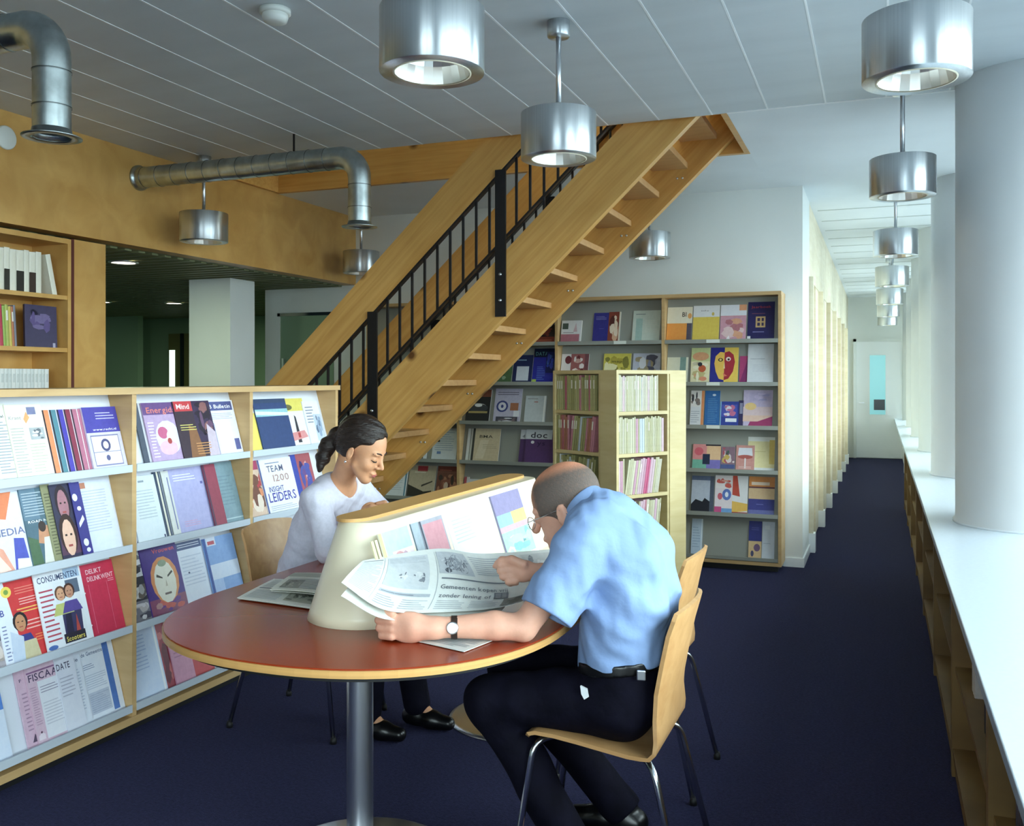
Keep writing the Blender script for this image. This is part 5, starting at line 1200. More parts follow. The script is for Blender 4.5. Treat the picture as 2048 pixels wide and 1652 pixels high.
# ------------------------------------------------------------------ newspapers
def sheet_pts(ctrl, nj, ni):
    """ctrl[i][j] Vectors; Catmull along j, quadratic along i -> function f(x 0..1, y 0..1)"""
    rows = len(ctrl); cols_ = len(ctrl[0])
    def cat(r, t):
        s = t * (cols_ - 1); k = min(int(s), cols_ - 2); f = s - k
        p1, p2 = r[k], r[k + 1]
        p0 = r[k - 1] if k > 0 else p1 * 2 - p2
        p3 = r[k + 2] if k + 2 < cols_ else p2 * 2 - p1
        return 0.5 * ((2 * p1) + (p2 - p0) * f + (2 * p0 - 5 * p1 + 4 * p2 - p3) * f * f + (3 * p1 - p0 - 3 * p2 + p3) * f ** 3)
    def fn(x, y):
        a, b, c = (cat(r, x) for r in ctrl)
        return a * (2 * (y - 0.5) * (y - 1)) + b * (-4 * y * (y - 1)) + c * (2 * y * (y - 0.5))
    return fn
def sheet(fn, bg_, prims, asp, th=0.0012, nx=44, ny=24, name='newspaper', flip=1):
    e = 1e-3
    def nrm(x, y):
        du = fn(min(x + e, 1), y) - fn(max(x - e, 0), y); dv_ = fn(x, min(y + e, 1)) - fn(x, max(y - e, 0))
        return du.cross(dv_).normalized() * flip
    V, F, C = [], [], []
    for lay in (0, 1):
        for j in range(ny + 1):
            for i in range(nx + 1):
                x, y = i / nx, j / ny
                p = fn(x, y)
                if lay: p = p - nrm(x, y) * th
                V.append(tuple(p))
    n0 = (nx + 1) * (ny + 1)
    for j in range(ny):
        for i in range(nx):
            a = j * (nx + 1) + i
            F.append((a, a + 1, a + nx + 2, a + nx + 1)); C.append(bg_)
            F.append((n0 + a + nx + 1, n0 + a + nx + 2, n0 + a + 1, n0 + a)); C.append(bg_)
    ring = [i for i in range(nx + 1)] + [j * (nx + 1) + nx for j in range(1, ny + 1)] + [ny * (nx + 1) + i for i in range(nx - 1, -1, -1)] + [j * (nx + 1) for j in range(ny - 1, 0, -1)]
    for k in range(len(ring)):
        a, b = ring[k], ring[(k + 1) % len(ring)]
        F.append((a, n0 + a, n0 + b, b)); C.append(bg_)
    # long print shapes are cut up so that they follow the sheet
    shp = []
    for vs, fs, c, li in expand(prims, asp):
        if len(fs) == 1 and len(vs) == 4:
            xs = [v[0] for v in vs]; ys = [v[1] for v in vs]
            if abs(vs[0][1] - vs[1][1]) < 1e-9 and abs(vs[1][0] - vs[2][0]) < 1e-9:
                m_ = max(1, int((max(xs) - min(xs)) * nx)); q_ = max(1, int((max(ys) - min(ys)) * ny))
                for a in range(m_):
                    for b in range(q_):
                        xa, xb = xs[0] + (xs[1] - xs[0]) * a / m_, xs[0] + (xs[1] - xs[0]) * (a + 1) / m_
                        ya, yb = ys[0] + (ys[2] - ys[0]) * b / q_, ys[0] + (ys[2] - ys[0]) * (b + 1) / q_
                        shp.append(([(xa, ya), (xb, ya), (xb, yb), (xa, yb)], [(0, 1, 2, 3)], c, li))
                continue
        shp.append((vs, fs, c, li))
    def mp(x, y, l):
        x = min(max(x, 0.001), 0.999); y = min(max(y, 0.001), 0.999)
        return tuple(fn(x, y) + nrm(x, y) * (l + 0.0006))
    return print_mesh(name, V, F, C, shp, mp)
NP = '#d9dcd6'; INK = '#6c727c'; INKL = '#a8aeb5'; GREYP = '#c0c5c8'
ctrl = [[at_d(683, 1165, 2.47), at_d(768, 1219, 2.50), at_d(880, 1224, 2.57), at_d(1000, 1214, 2.70), at_d(1085, 1190, 2.82)],
        [at_d(705, 1140, 2.54), at_d(800, 1160, 2.64), at_d(900, 1163, 2.73), at_d(1010, 1172, 2.90), at_d(1098, 1150, 3.0)],
        [at_d(726, 1121, 2.62), at_d(800, 1107, 2.77), at_d(885, 1097, 2.88), at_d(965, 1107, 2.98), at_d(1108, 1098, 3.10)]]
fnn = sheet_pts(ctrl, 40, 20)
prims = [L(0.02, 0.10, 0.14, 0.86, 24, INKL, 1), R(0.02, 0.88, 0.14, 0.90, INK), R(0.15, 0.05, 0.152, 0.95, INKL),
         R(0.17, 0.36, 0.40, 0.92, GREYP), PH(0.22, 0.44, 0.30, 0.74, ['#c2c6c8', INK, '#7c828a', '#d0d3d2'], 61, 10), PH(0.31, 0.42, 0.38, 0.66, ['#c2c6c8', INK, '#7c828a', '#d0d3d2'], 62, 10),
         L(0.18, 0.8, 0.39, 0.9, 4, INKL, 2), R(0.17, 0.24, 0.42, 0.29, INKL), L(0.18, 0.25, 0.41, 0.28, 1, INK), L(0.17, 0.04, 0.28, 0.2, 5, INKL, 3), L(0.30, 0.04, 0.42, 0.2, 5, INKL, 4),
         R(0.44, 0.05, 0.442, 0.95, INKL), PH(0.45, 0.62, 0.62, 0.95, ['#b4b9be', '#4c515c', '#6e747e', '#8e949c', '#c8ccce'], 63, 22), T(0.49, 0.80, 0.035, 'HP', INK, 0.06), T(0.50, 0.68, 0.035, 'Gids', INK, 0.08),
         L(0.64, 0.66, 0.84, 0.94, 9, INKL, 5), L(0.46, 0.52, 0.82, 0.58, 1, INK, 6),
         T(0.46, 0.38, 0.036, 'Gemeenten kopen vrij', INK, 0.30), T(0.46, 0.24, 0.036, 'zonder lening of', INK, 0.22), R(0.69, 0.23, 0.76, 0.36, INK), L(0.695, 0.25, 0.755, 0.35, 3, '#c2c6c8', 7),
         L(0.46, 0.04, 0.58, 0.2, 5, INKL, 8), L(0.6, 0.04, 0.72, 0.2, 5, INKL, 9), PH(0.74, 0.03, 0.9, 0.22, ['#7a7d78', '#43463f', '#9a9d94', '#5a5d54'], 64, 14), PH(0.88, 0.4, 0.99, 0.95, ['#c9ccc8', '#5a5f64', '#8b9094', '#e0e2de'], 65, 12)]
npo = thing('newspaper', 'open newspaper held up by the man in the blue shirt', 'newspaper', tuple(fnn(0.5, 0.5)))
def tolocal(me, loc):
    me.transform(Matrix.Translation(-Vector(loc))); return me
link('front_sheet', tolocal(sheet(fnn, NP, prims, 1.9), npo.location), None, npo)
ctrl2 = [[p + Vector((0.0, 0.0, -0.014 - 0.012 * (j < 2))) + (Vector((0.006, -0.012, -0.006)) if (j == 0) else Vector((0, 0.004, 0))) for j, p in enumerate(r[:4])] for r in ctrl]
link('inner_sheet', tolocal(sheet(sheet_pts(ctrl2, 30, 16), '#cfd1c8', [], 1.6, nx=30, ny=16), npo.location), None, npo)

def flat_paper(quad, z, th, bg_, prims, label, name='newspaper', bow=0.006, cat='newspaper'):
    """folded paper lying on the table: quad of (u,v) picture corners carried to height z, order bl br tr tl"""
    P_ = []
    for (u, v) in quad:
        r = ray(u, v); k = (z - EYE) / r.z
        P_.append(Vector((r.x * k, r.y * k, z)))
    c = sum(P_, Vector()) / 4
    Q = [p - Vector((c.x, c.y, 0)) for p in P_]
    def fn(x, y):
        p = Q[0] * (1 - x) * (1 - y) + Q[1] * x * (1 - y) + Q[2] * x * y + Q[3] * (1 - x) * y
        return p + Vector((0, 0, bow * (math.sin(3.1 * x) * 0.5 + 0.6 * abs(math.sin(2.4 * y + 0.4)))))
    t = thing(name, label, cat, (c.x, c.y, 0))
    link('upper_fold', sheet(fn, bg_, prims, 1.3, th=0.0015, nx=20, ny=14), None, t)
    def fn2(x, y):
        p = fn(0.01 + 0.985 * x, 0.012 + 0.98 * y)
        return Vector((p.x, p.y, z - th * 0.5 + 0.5 * (p.z - z)))
    link('lower_fold', sheet(fn2, '#c9cabf', [], 1.3, th=0.0015, nx=12, ny=8), None, t)
    return t
flat_paper([(772, 1268), (928, 1303), (1012, 1270), (862, 1238)], 0.7445, 0.002, NP, [L(0.05, 0.1, 0.45, 0.9, 14, INKL, 11), L(0.52, 0.1, 0.95, 0.9, 14, INKL, 12)], 'folded newspaper lying under the man\'s forearm', bow=0.0)
flat_paper([(474, 1196), (632, 1218), (668, 1166), (548, 1158)], 0.7475, 0.005, '#e6e6dc', [L(0.06, 0.55, 0.5, 0.94, 8, INKL, 13), R(0.05, 0.48, 0.95, 0.52, INK), PH(0.55, 0.1, 0.95, 0.44, ['#a3a595', '#5e6155', '#7f8274', '#c4c6b8'], 66, 12), L(0.06, 0.06, 0.48, 0.42, 8, INKL, 14)], 'folded newspaper at the left of the display divider, lowest of the pile', bow=0.004)
flat_paper([(540, 1180), (672, 1192), (690, 1152), (590, 1146)], 0.764, 0.008, '#e0e0d0', [R(0.0, 0.7, 1, 0.95, '#a6a892'), L(0.1, 0.1, 0.9, 0.6, 9, INK, 15), PH(0.1, 0.1, 0.4, 0.5, ['#8c8d80', '#4e5148', '#b4b5a6'], 67, 8)], 'newspaper on top of the folded one, left of the display divider', bow=0.008)

# ------------------------------------------------------------------ people: bodies are grown as one smooth surface
class Field:
    def __init__(s, lo, hi, h):
        s.lo = np.array(lo, float); s.h = h
        s.n = np.ceil((np.array(hi) - s.lo) / h).astype(int) + 1
        s.D = np.full(s.n, 0.2, np.float32)
        s.ax = [(s.lo[i] + h * np.arange(s.n[i])).astype(np.float32) for i in range(3)]
    def block(s, lo, hi):
        a = np.clip(np.floor((np.array(lo) - s.lo) / s.h).astype(int), 0, s.n); b = np.clip(np.ceil((np.array(hi) - s.lo) / s.h).astype(int) + 1, 0, s.n)
        sl = tuple(slice(a[i], b[i]) for i in range(3))
        X, Y, Z = np.meshgrid(s.ax[0][sl[0]], s.ax[1][sl[1]], s.ax[2][sl[2]], indexing='ij', sparse=True)
        return sl, X, Y, Z
    def put(s, lo, hi, fn, k, mode):
        mg = max(0.03, k * 1.5)
        sl, X, Y, Z = s.block(np.array(lo) - mg, np.array(hi) + mg)
        if min(s.D[sl].shape) == 0: return
        d = fn(X, Y, Z).astype(np.float32); A = s.D[sl]
        if mode == 'sub': d = -d
        if mode == 'add':
            if k > 0:
                h = np.clip(0.5 + 0.5 * (A - d) / k, 0, 1); s.D[sl] = A * (1 - h) + d * h - k * h * (1 - h)
            else: s.D[sl] = np.minimum(A, d)
        else:
            if k > 0:
                h = np.clip(0.5 - 0.5 * (A - d) / k, 0, 1); s.D[sl] = A * (1 - h) + d * h + k * h * (1 - h)
            else: s.D[sl] = np.maximum(A, d)
    def cap(s, a, b, ra, rb=None, k=0.02, mode='add'):
        rb = ra if rb is None else rb
        a = np.array(a, float); b = np.array(b, float); ab = b - a; L2 = max(float(ab @ ab), 1e-9)
        def fn(X, Y, Z):
            t = np.clip(((X - a[0]) * ab[0] + (Y - a[1]) * ab[1] + (Z - a[2]) * ab[2]) / L2, 0, 1)
            return np.sqrt((X - a[0] - t * ab[0]) ** 2 + (Y - a[1] - t * ab[1]) ** 2 + (Z - a[2] - t * ab[2]) ** 2) - (ra + t * (rb - ra))
        m = max(ra, rb)
        s.put(np.minimum(a, b) - m, np.maximum(a, b) + m, fn, k, mode); return s
    def chain(s, pts, rs, k=0.02):
        for i in range(len(pts) - 1): s.cap(pts[i], pts[i + 1], rs[i], rs[i + 1], k)
        return s
    def ell(s, c, r, axes=None, k=0.02, mode='add'):
        c = np.array(c, float); r = np.array(r, float)
        Ax = np.eye(3) if axes is None else np.array([list(a) for a in axes])
        def fn(X, Y, Z):
            q = [((X - c[0]) * Ax[i][0] + (Y - c[1]) * Ax[i][1] + (Z - c[2]) * Ax[i][2]) / r[i] for i in range(3)]
            k0 = np.sqrt(q[0] ** 2 + q[1] ** 2 + q[2] ** 2)
            k1 = np.sqrt((q[0] / r[0]) ** 2 + (q[1] / r[1]) ** 2 + (q[2] / r[2]) ** 2) + 1e-9
            return k0 * (k0 - 1) / k1
        m = np.abs(Ax.T @ np.diag(r)).sum(axis=1)
        s.put(c - m, c + m, fn, k, mode); return s
    def cut(s, p, n, k=0.004):
        """remove everything on the +n side of the plane"""
        p = np.array(p, float); n = np.array(n, float); n /= np.linalg.norm(n)
        X, Y, Z = np.meshgrid(*s.ax, indexing='ij', sparse=True)
        d = ((X - p[0]) * n[0] + (Y - p[1]) * n[1] + (Z - p[2]) * n[2]).astype(np.float32)
        h = np.clip(0.5 - 0.5 * (s.D - d) / k, 0, 1); s.D = s.D * (1 - h) + d * h + k * h * (1 - h); return s
    def warp(s, fn):
        X, Y, Z = np.meshgrid(*s.ax, indexing='ij', sparse=True)
        near = np.abs(s.D) < 0.03
        s.D = np.where(near, s.D + fn(X, Y, Z), s.D).astype(np.float32); return s
    def mesh(s, name, smooth=2):
        D = s.D; D[0], D[-1] = 0.1, 0.1; D[:, 0], D[:, -1] = 0.1, 0.1; D[:, :, 0], D[:, :, -1] = 0.1, 0.1
        S = D < 0
        nx, ny, nz = D.shape
        cnt = np.zeros((nx - 1, ny - 1, nz - 1), np.int8)
        offs = [(i, j, k) for i in (0, 1) for j in (0, 1) for k in (0, 1)]
        for i, j, k in offs: cnt += S[i:nx - 1 + i, j:ny - 1 + j, k:nz - 1 + k]
        act = np.argwhere((cnt > 0) & (cnt < 8))
        idx = np.full(cnt.shape, -1, np.int32); idx[tuple(act.T)] = np.arange(len(act))
        acc = np.zeros((len(act), 3)); num = np.zeros(len(act))
        for a in offs:
            for ax in range(3):
                if a[ax]: continue
                b = list(a); b[ax] = 1
                va = D[act[:, 0] + a[0], act[:, 1] + a[1], act[:, 2] + a[2]]; vb = D[act[:, 0] + b[0], act[:, 1] + b[1], act[:, 2] + b[2]]
                m = (va < 0) != (vb < 0)
                t = np.where(m, va / np.where(va == vb, 1, va - vb), 0)
                pt = np.array(a, float)[None, :].repeat(len(act), 0); pt[:, ax] += t
                acc[m] += pt[m]; num[m] += 1
        V = (act + acc / num[:, None]) * s.h + s.lo
        quads = []
        for ax in range(3):
            sl0 = [slice(1, -1)] * 3; sl1 = [slice(1, -1)] * 3
            sl0[ax] = slice(0, -1); sl1[ax] = slice(1, None)
            A, B = S[tuple(sl0)], S[tuple(sl1)]
            for inv in (False, True):
                e = np.argwhere((A & ~B) if not inv else (~A & B))
                if not len(e): continue
                g_ = e.copy()
                for q in range(3):
                    if q != ax: g_[:, q] += 1
                o1, o2 = (ax + 1) % 3, (ax + 2) % 3
                def at(d1, d2):
                    c = g_.copy(); c[:, o1] -= d1; c[:, o2] -= d2
                    return idx[c[:, 0], c[:, 1], c[:, 2]]
                q4 = np.stack([at(0, 0), at(1, 0), at(1, 1), at(0, 1)], 1)
                quads.append(q4[:, ::-1] if inv else q4)
        Fq = np.concatenate(quads)
        Fq = Fq[(Fq >= 0).all(1)]
        for _ in range(smooth):
            ac = np.zeros_like(V); n_ = np.zeros(len(V))
            for a in range(4):
                b = (a + 1) % 4
                np.add.at(ac, Fq[:, a], V[Fq[:, b]]); np.add.at(n_, Fq[:, a], 1)
                np.add.at(ac, Fq[:, b], V[Fq[:, a]]); np.add.at(n_, Fq[:, b], 1)
            V = V * 0.5 + 0.5 * ac / np.maximum(n_, 1)[:, None]
        me = bpy.data.meshes.new(name)
        me.vertices.add(len(V)); me.vertices.foreach_set('co', V.astype(np.float32).ravel())
        me.loops.add(Fq.size); me.loops.foreach_set('vertex_index', Fq.astype(np.int32).ravel())
        me.polygons.add(len(Fq)); me.polygons.foreach_set('loop_start', np.arange(0, Fq.size, 4, dtype=np.int32))
        me.polygons.foreach_set('use_smooth', np.ones(len(Fq), bool))
        me.update(calc_edges=True); me.validate()
        return me
def wobble(amp, f):
    def fn(X, Y, Z):
        return amp * (np.sin(f * (1.1 * X + 0.6 * Y + 0.9 * Z) + 2.0 * np.sin(f * 0.4 * (Z - X))) * 0.6 + np.sin(f * 1.7 * (0.5 * X - 0.9 * Y + 0.7 * Z) + 1.3) * 0.4)
    return fn
def skin_mat(name, col, warm):
    m = mat(name, col, 0.5, spec=0.4, noise=((18, 18, 18), 0.10, 3), bump=((160, 160, 160), 0.05))
    b = m.node_tree.nodes['Principled BSDF']
    b.inputs['Subsurface Weight'].default_value = 0.12
    b.inputs['Subsurface Radius'].default_value = (0.012, 0.005, 0.003)
    b.inputs['Subsurface Scale'].default_value = 0.4
skin_mat('skin_man', '#dba48c', 0)
skin_mat('skin_woman', '#cf9873', 0)
mat('hair_dark', '#20150f', 0.38, spec=0.5, noise=((40, 40, 160), 0.5, 4), bump=((60, 60, 260), 0.5))
mat('hair_grey', '#6e645e', 0.75, spec=0.2, noise=((140, 140, 140), 0.35, 4), bump=((240, 240, 240), 0.35))
_hm = M['hair_grey'].node_tree
for _l in list(_hm.links):
    if _l.to_socket.name == 'Base Color': _hm.links.remove(_l)
_vc = _hm.nodes.new('ShaderNodeVertexColor'); _vc.layer_name = 'Col'
_hm.links.new(_vc.outputs['Color'], _hm.nodes['Principled BSDF'].inputs['Base Color'])
mat('shirt_blue', '#849dc6', 0.75, spec=0.2, noise=((9, 9, 9), 0.06, 3), bump=((26, 26, 26), 0.35))
mat('sweater_white', '#d2d0de', 0.8, spec=0.15, noise=((90, 90, 90), 0.05, 2), bump=((30, 30, 30), 0.25))
mat('trousers_dark', '#0c0b18', 0.8, spec=0.1, noise=((16, 16, 16), 0.3, 3), bump=((22, 22, 22), 0.4))
mat('leather_black', '#0b0b0d', 0.3, spec=0.5)
mat('leather_brown', '#2c1c14', 0.5)
mat('brow_dark', '#2a1a12', 0.7)
mat('lip', '#b0605a', 0.45)
mat('lens', '#c8d4d8', 0.05, spec=0.8)
mat('cloth_white', '#e8ebee', 0.8)

V3 = lambda *a: np.array(a, float)
def fingers(F, knuckles, segs, rs, k=0.006):
    for kn, sg in zip(knuckles, segs):
        F.chain([kn] + sg, rs, k)

# ---------------- the man
def build_man():
    org = Vector((-0.66, 2.66, 0))
    body = Field((-1.32, 2.14, 0.02), (-0.46, 3.06, 1.26), 0.0042)
    sp = [V3(-0.682, 2.66, 0.56), V3(-0.685, 2.66, 0.70), V3(-0.672, 2.66, 0.82), V3(-0.69, 2.66, 0.93), V3(-0.755, 2.665, 1.02)]
    dy = V3(0, 0.07, 0)
    for sgn in (-1, 1):
        body.chain([p + sgn * dy for p in sp], [0.10, 0.098, 0.10, 0.10, 0.075], 0.04)
    shL, shR = V3(-0.765, 2.485, 0.985), V3(-0.79, 2.845, 0.995)
    body.cap(sp[-1], shL, 0.07, 0.055, 0.04); body.cap(sp[-1], shR, 0.07, 0.055, 0.04)
    # left arm (towards the camera)
    elL, wrL = V3(-0.898, 2.372, 0.778), V3(-1.118, 2.275, 0.780)
    body.cap(shL, elL, 0.050, 0.036, 0.02)
    mid = (elL * 0.68 + wrL * 0.32) + V3(0, 0, 0.006)
    body.chain([elL, mid, wrL], [0.036, 0.0375, 0.0255], 0.012)
    # left hand closed round the paper's edge, thumb uppermost
    body.ell((-1.184, 2.249, 0.782), (0.054, 0.020, 0.043), [(-0.96, -0.27, 0), (-0.27, 0.96, 0), (0, 0, 1)], 0.018)
    body.cap(wrL, (-1.165, 2.258, 0.781), 0.028, 0.031, 0.02)
    zs = (0.820, 0.798, 0.777, 0.757)
    ln = (0.043, 0.047, 0.044, 0.036)
    for z, l in zip(zs, ln):
        kx = V3(-1.222, 2.232, z)
        body.chain([kx, kx + V3(-l, 0.008, -0.003), kx + V3(-l * 1.02 - 0.002, 0.034, -0.006), kx + V3(-l * 0.5, 0.05, -0.007)], [0.0115, 0.0106, 0.0098, 0.0086], 0.003)
    body.chain([(-1.15, 2.268, 0.796), (-1.188, 2.287, 0.806), (-1.222, 2.296, 0.812), (-1.246, 2.294, 0.81)], [0.0155, 0.0125, 0.011, 0.0095], 0.008)
    # right arm and hand pinching the sheet
    elR, wrR = V3(-0.88, 2.90, 0.80), V3(-0.955, 2.678, 0.865)
    RO = V3(0.05, -0.19, 0.032)
    body.cap(shR, elR, 0.052, 0.043, 0.03)
    body.chain([elR, (elR * 0.6 + wrR * 0.4), wrR], [0.043, 0.041, 0.028], 0.02)
    body.ell(V3(-1.055, 2.838, 0.838) + RO, (0.046, 0.03, 0.034), [(-0.9, -0.42, 0), (-0.42, 0.9, 0), (0, 0, 1)], 0.018)
    kn = [RO + V3(-1.082, 2.816, 0.860), RO + V3(-1.086, 2.812, 0.843), RO + V3(-1.08, 2.812, 0.826), RO + V3(-1.068, 2.814, 0.811)]
    body.chain([kn[0], kn[0] + V3(-0.034, -0.010, -0.003), kn[0] + V3(-0.055, 0.0, -0.010)], [0.0108, 0.0098, 0.008], 0.0045)
    for q, l in zip(kn[1:], (0.030, 0.028, 0.022)):
        body.chain([q, q + V3(-l, -0.008, -0.003), q + V3(-l - 0.002, 0.014, -0.012), q + V3(-l * 0.4, 0.03, -0.012)], [0.0105, 0.0098, 0.0092, 0.0085], 0.0025)
    body.chain([RO + V3(-1.045, 2.818, 0.862), RO + V3(-1.078, 2.808, 0.877), RO + V3(-1.112, 2.812, 0.872), RO + V3(-1.13, 2.818, 0.862)], [0.0145, 0.012, 0.0105, 0.0085], 0.007)
    # legs
    kL, kR = V3(-1.06, 2.535, 0.512), V3(-1.095, 2.775, 0.535)
    anL, anR = V3(-0.83, 2.56, 0.13), V3(-0.79, 2.905, 0.11)
    for hip, kn_, an in ((V3(-0.68, 2.575, 0.545), kL, anL), (V3(-0.68, 2.745, 0.545), kR, anR)):
        body.cap(hip, kn_, 0.075, 0.052, 0.03); body.cap(kn_, an, 0.05, 0.035, 0.03)
        body.cap(an, an + V3(-0.06, 0, -0.06), 0.033, 0.028, 0.02)
    # head
    mid_ = V3(-0.876, 2.703, 1.047)
    f = V3(-0.945, 0.06, -0.32); f /= np.linalg.norm(f)
    s = np.cross(V3(0, 0, 1), f); s /= np.linalg.norm(s)      # his left: towards the camera
    u = np.cross(f, s); u /= np.linalg.norm(u)
    H = lambda a, b, c: mid_ + f * a + s * b + u * c
    ax = [f, s, u]
    body.cap((-0.775, 2.67, 1.02), H(-0.035, 0, -0.035), 0.062, 0.056, 0.03)
    body.ell(H(-0.012, 0, 0.062), (0.101, 0.0775, 0.086), ax, 0.02)
    body.ell(H(0.035, 0, 0.035), (0.068, 0.068, 0.085), ax, 0.02)
    body.ell(H(0.048, 0, -0.045), (0.046, 0.052, 0.060), ax, 0.03)
    body.ell(H(0.07, 0, -0.088), (0.024, 0.028, 0.02), ax, 0.02)
    body.cap(H(0.098, 0, 0.018), H(0.122, 0, -0.022), 0.009, 0.014, 0.012)
    body.cap(H(0.092, 0.018, -0.058), H(0.092, -0.018, -0.058), 0.009, 0.009, 0.008)
    for q in (1, -1):
        body.ell(H(0.088, 0.034 * q, 0.006), (0.014, 0.018, 0.011), ax, 0.008)
        body.ell(H(0.085, 0.032 * q, 0.030), (0.014, 0.026, 0.008), ax, 0.012)
        body.ell(H(-0.012, 0.080 * q, -0.002), (0.019, 0.009, 0.034), [f * 0.95 + s * q * 0.3, s * 0.95 - f * 0.3 * q, u], 0.006)
        body.ell(H(-0.006, 0.090 * q, 0.002), (0.010, 0.007, 0.02), ax, 0.004, 'sub')
    me = body.mesh('person', 2)
    me.transform(Matrix.Translation(-org))
    me.materials.append(M['skin_man'])
    man = link('person', me, None, None, org)
    tag(man, 'balding man in a light blue short-sleeved shirt bent over a newspaper', 'person')
    def child(nm, F, m, sm=2):
        q = F.mesh(nm, sm); q.transform(Matrix.Translation(-org)); return link(nm, q, m, man)
    # hair: close-cropped grey, thinning to bare skin on top and at the brow
    hf = Field(H(0, 0, 0.04) - 0.17, H(0, 0, 0.04) + 0.17, 0.0032)
    hf.ell(H(-0.012, 0, 0.062), (0.1035, 0.080, 0.0885), ax, 0.0)
    hf.ell(H(0.030, 0, 0.040), (0.0745, 0.0715, 0.088), ax, 0.02)
    hf.ell(H(-0.045, 0, -0.005), (0.066, 0.066, 0.058), ax, 0.03)
    hf.cut(H(0.098, 0, 0.05), f * 0.95 - u * 0.2, 0.012)
    hf.cut(H(-0.02, 0, -0.045), -u - f * 0.35, 0.012)
    for q in (1, -1):
        hf.ell(H(0.060, 0.085 * q, -0.040), (0.066, 0.045, 0.050), ax, 0.01, 'sub')
    hair = child('hair', hf, 'hair_grey')
    hm_ = hair.data
    n_ = len(hm_.vertices)
    co = np.empty(n_ * 3, np.float32); hm_.vertices.foreach_get('co', co); co = co.reshape(-1, 3) + np.array(org) - mid_
    lf, ls, lu = co @ f, co @ s, co @ u
    def sst(a_, b_, x_):
        t_ = np.clip((x_ - a_) / (b_ - a_), 0, 1); return t_ * t_ * (3 - 2 * t_)
    q_ = np.sqrt(((lf - 0.015) / 0.105) ** 2 + (ls / 0.060) ** 2 + ((lu - 0.150) / 0.05) ** 2)
    dens = sst(0.75, 1.5, q_) * sst(0.102, 0.060, lf)
    dens = np.clip(dens + 0.08 * np.sin(lf * 310) * np.sin(ls * 270 + 1) * np.sin(lu * 290), 0, 1)[:, None]
    colr = np.array(srgb('#d69272')) * (1 - dens) + np.array(srgb('#675b54')) * dens
    ca = hm_.color_attributes.new('Col', 'FLOAT_COLOR', 'POINT')
    ca.data.foreach_set('color', np.concatenate([colr, np.ones((n_, 1))], 1).astype(np.float32).ravel())
    # shirt
    sh = Field((-1.02, 2.24, 0.58), (-0.48, 3.06, 1.16), 0.0042)
    for sgn in (-1, 1):
        sh.chain([p + sgn * dy * 1.06 for p in sp], [0.112, 0.112, 0.116, 0.114, 0.088], 0.04)
    sh.cap((-0.70, 2.66, 0.80), (-0.69, 2.66, 0.70), 0.105, 0.10, 0.05)
    sh.cap(sp[-1], shL, 0.082, 0.076, 0.045); sh.cap(sp[-1], shR, 0.082, 0.076, 0.045)
    hmL = V3(-0.842, 2.395, 0.815); hmR = V3(-0.865, 2.885, 0.845)
    for a, b in ((shL, hmL), (shR, hmR)):
        d = (b - a) / np.linalg.norm(b - a)
        sh.cap(a, b + d * 0.03, 0.074, 0.080, 0.03)
    sh.cap((-0.775, 2.668, 1.035), (-0.812, 2.682, 1.062), 0.075, 0.068, 0.02)
    sh.warp(wobble(0.0055, 34))
    sh.warp(wobble(0.0018, 80))
    # fold furrows running to the armpit
    def folds(X, Y, Z):
        g1 = np.exp(-((X + 0.70) ** 2 + (Y - 2.53) ** 2 + (Z - 0.86) ** 2) / 0.011)
        g2 = np.exp(-((X + 0.63) ** 2 + (Z - 0.72) ** 2) / 0.006)
        return 0.008 * g1 * np.sin(62 * (0.55 * X + 0.83 * Z) + 1.0) + 0.002 * g2 * np.sin(70 * (0.35 * X + 0.9 * Z + 0.3 * Y))
    sh.warp(folds)
    # sleeve ends
    dL = (hmL - shL) / np.linalg.norm(hmL - shL); dR = (hmR - shR) / np.linalg.norm(hmR - shR)
    def sleeve_cut(hm, d):
        def fn(X, Y, Z):
            pl_ = (X - hm[0]) * d[0] + (Y - hm[1]) * d[1] + (Z - hm[2]) * d[2]
            return -pl_
        sh.put(hm - 0.11, hm + 0.11, lambda X, Y, Z: np.maximum(fn(X, Y, Z), np.sqrt((X - hm[0]) ** 2 + (Y - hm[1]) ** 2 + (Z - hm[2]) ** 2) - 0.125), 0.002, 'sub')
        sh.cap(hm - d * 0.03, hm + d * 0.06, 0.061, 0.068, 0.003, 'sub')
    sleeve_cut(hmL, dL); sleeve_cut(hmR, dR)
    sh.cut((-0.66, 2.66, 0.648), (0.12, 0, -1), 0.004)
    nk = V3(-0.818, 2.684, 1.068)
    sh.cut(nk, H(0.2, 0, 0.25) - nk, 0.004)
    child('shirt', sh, 'shirt_blue', 1)
    cf = Field((-0.93, 2.56, 0.98), (-0.70, 2.80, 1.14), 0.003)
    d = nk - V3(-0.765, 2.665, 1.03); d /= np.linalg.norm(d)
    cf.cap(V3(-0.775, 2.668, 1.035), nk + d * 0.02, 0.084, 0.070, 0.01)
    cf.cap(V3(-0.75, 2.66, 1.01), nk + d * 0.08, 0.072, 0.0605, 0.003, 'sub')
    cf.cut(nk + d * 0.016, d, 0.002); cf.cut(V3(-0.782, 2.671, 1.038), -d, 0.002)
    child('collar', cf, 'shirt_blue')
    # trousers
    tr = Field((-1.24, 2.40, 0.03), (-0.46, 3.04, 0.72), 0.0045)
    for sgn in (-1, 1):
        tr.cap(sp[0] + sgn * dy * 1.1, sp[1] + sgn * dy, 0.116, 0.113, 0.04)
    for hip, kn_, an in ((V3(-0.68, 2.575, 0.548), kL, anL), (V3(-0.68, 2.745, 0.548), kR, anR)):
        tr.cap(hip, kn_, 0.098, 0.072, 0.04); tr.cap(kn_, an + (an - kn_) * 0.10, 0.07, 0.060, 0.03)
    tr.warp(wobble(0.005, 26))
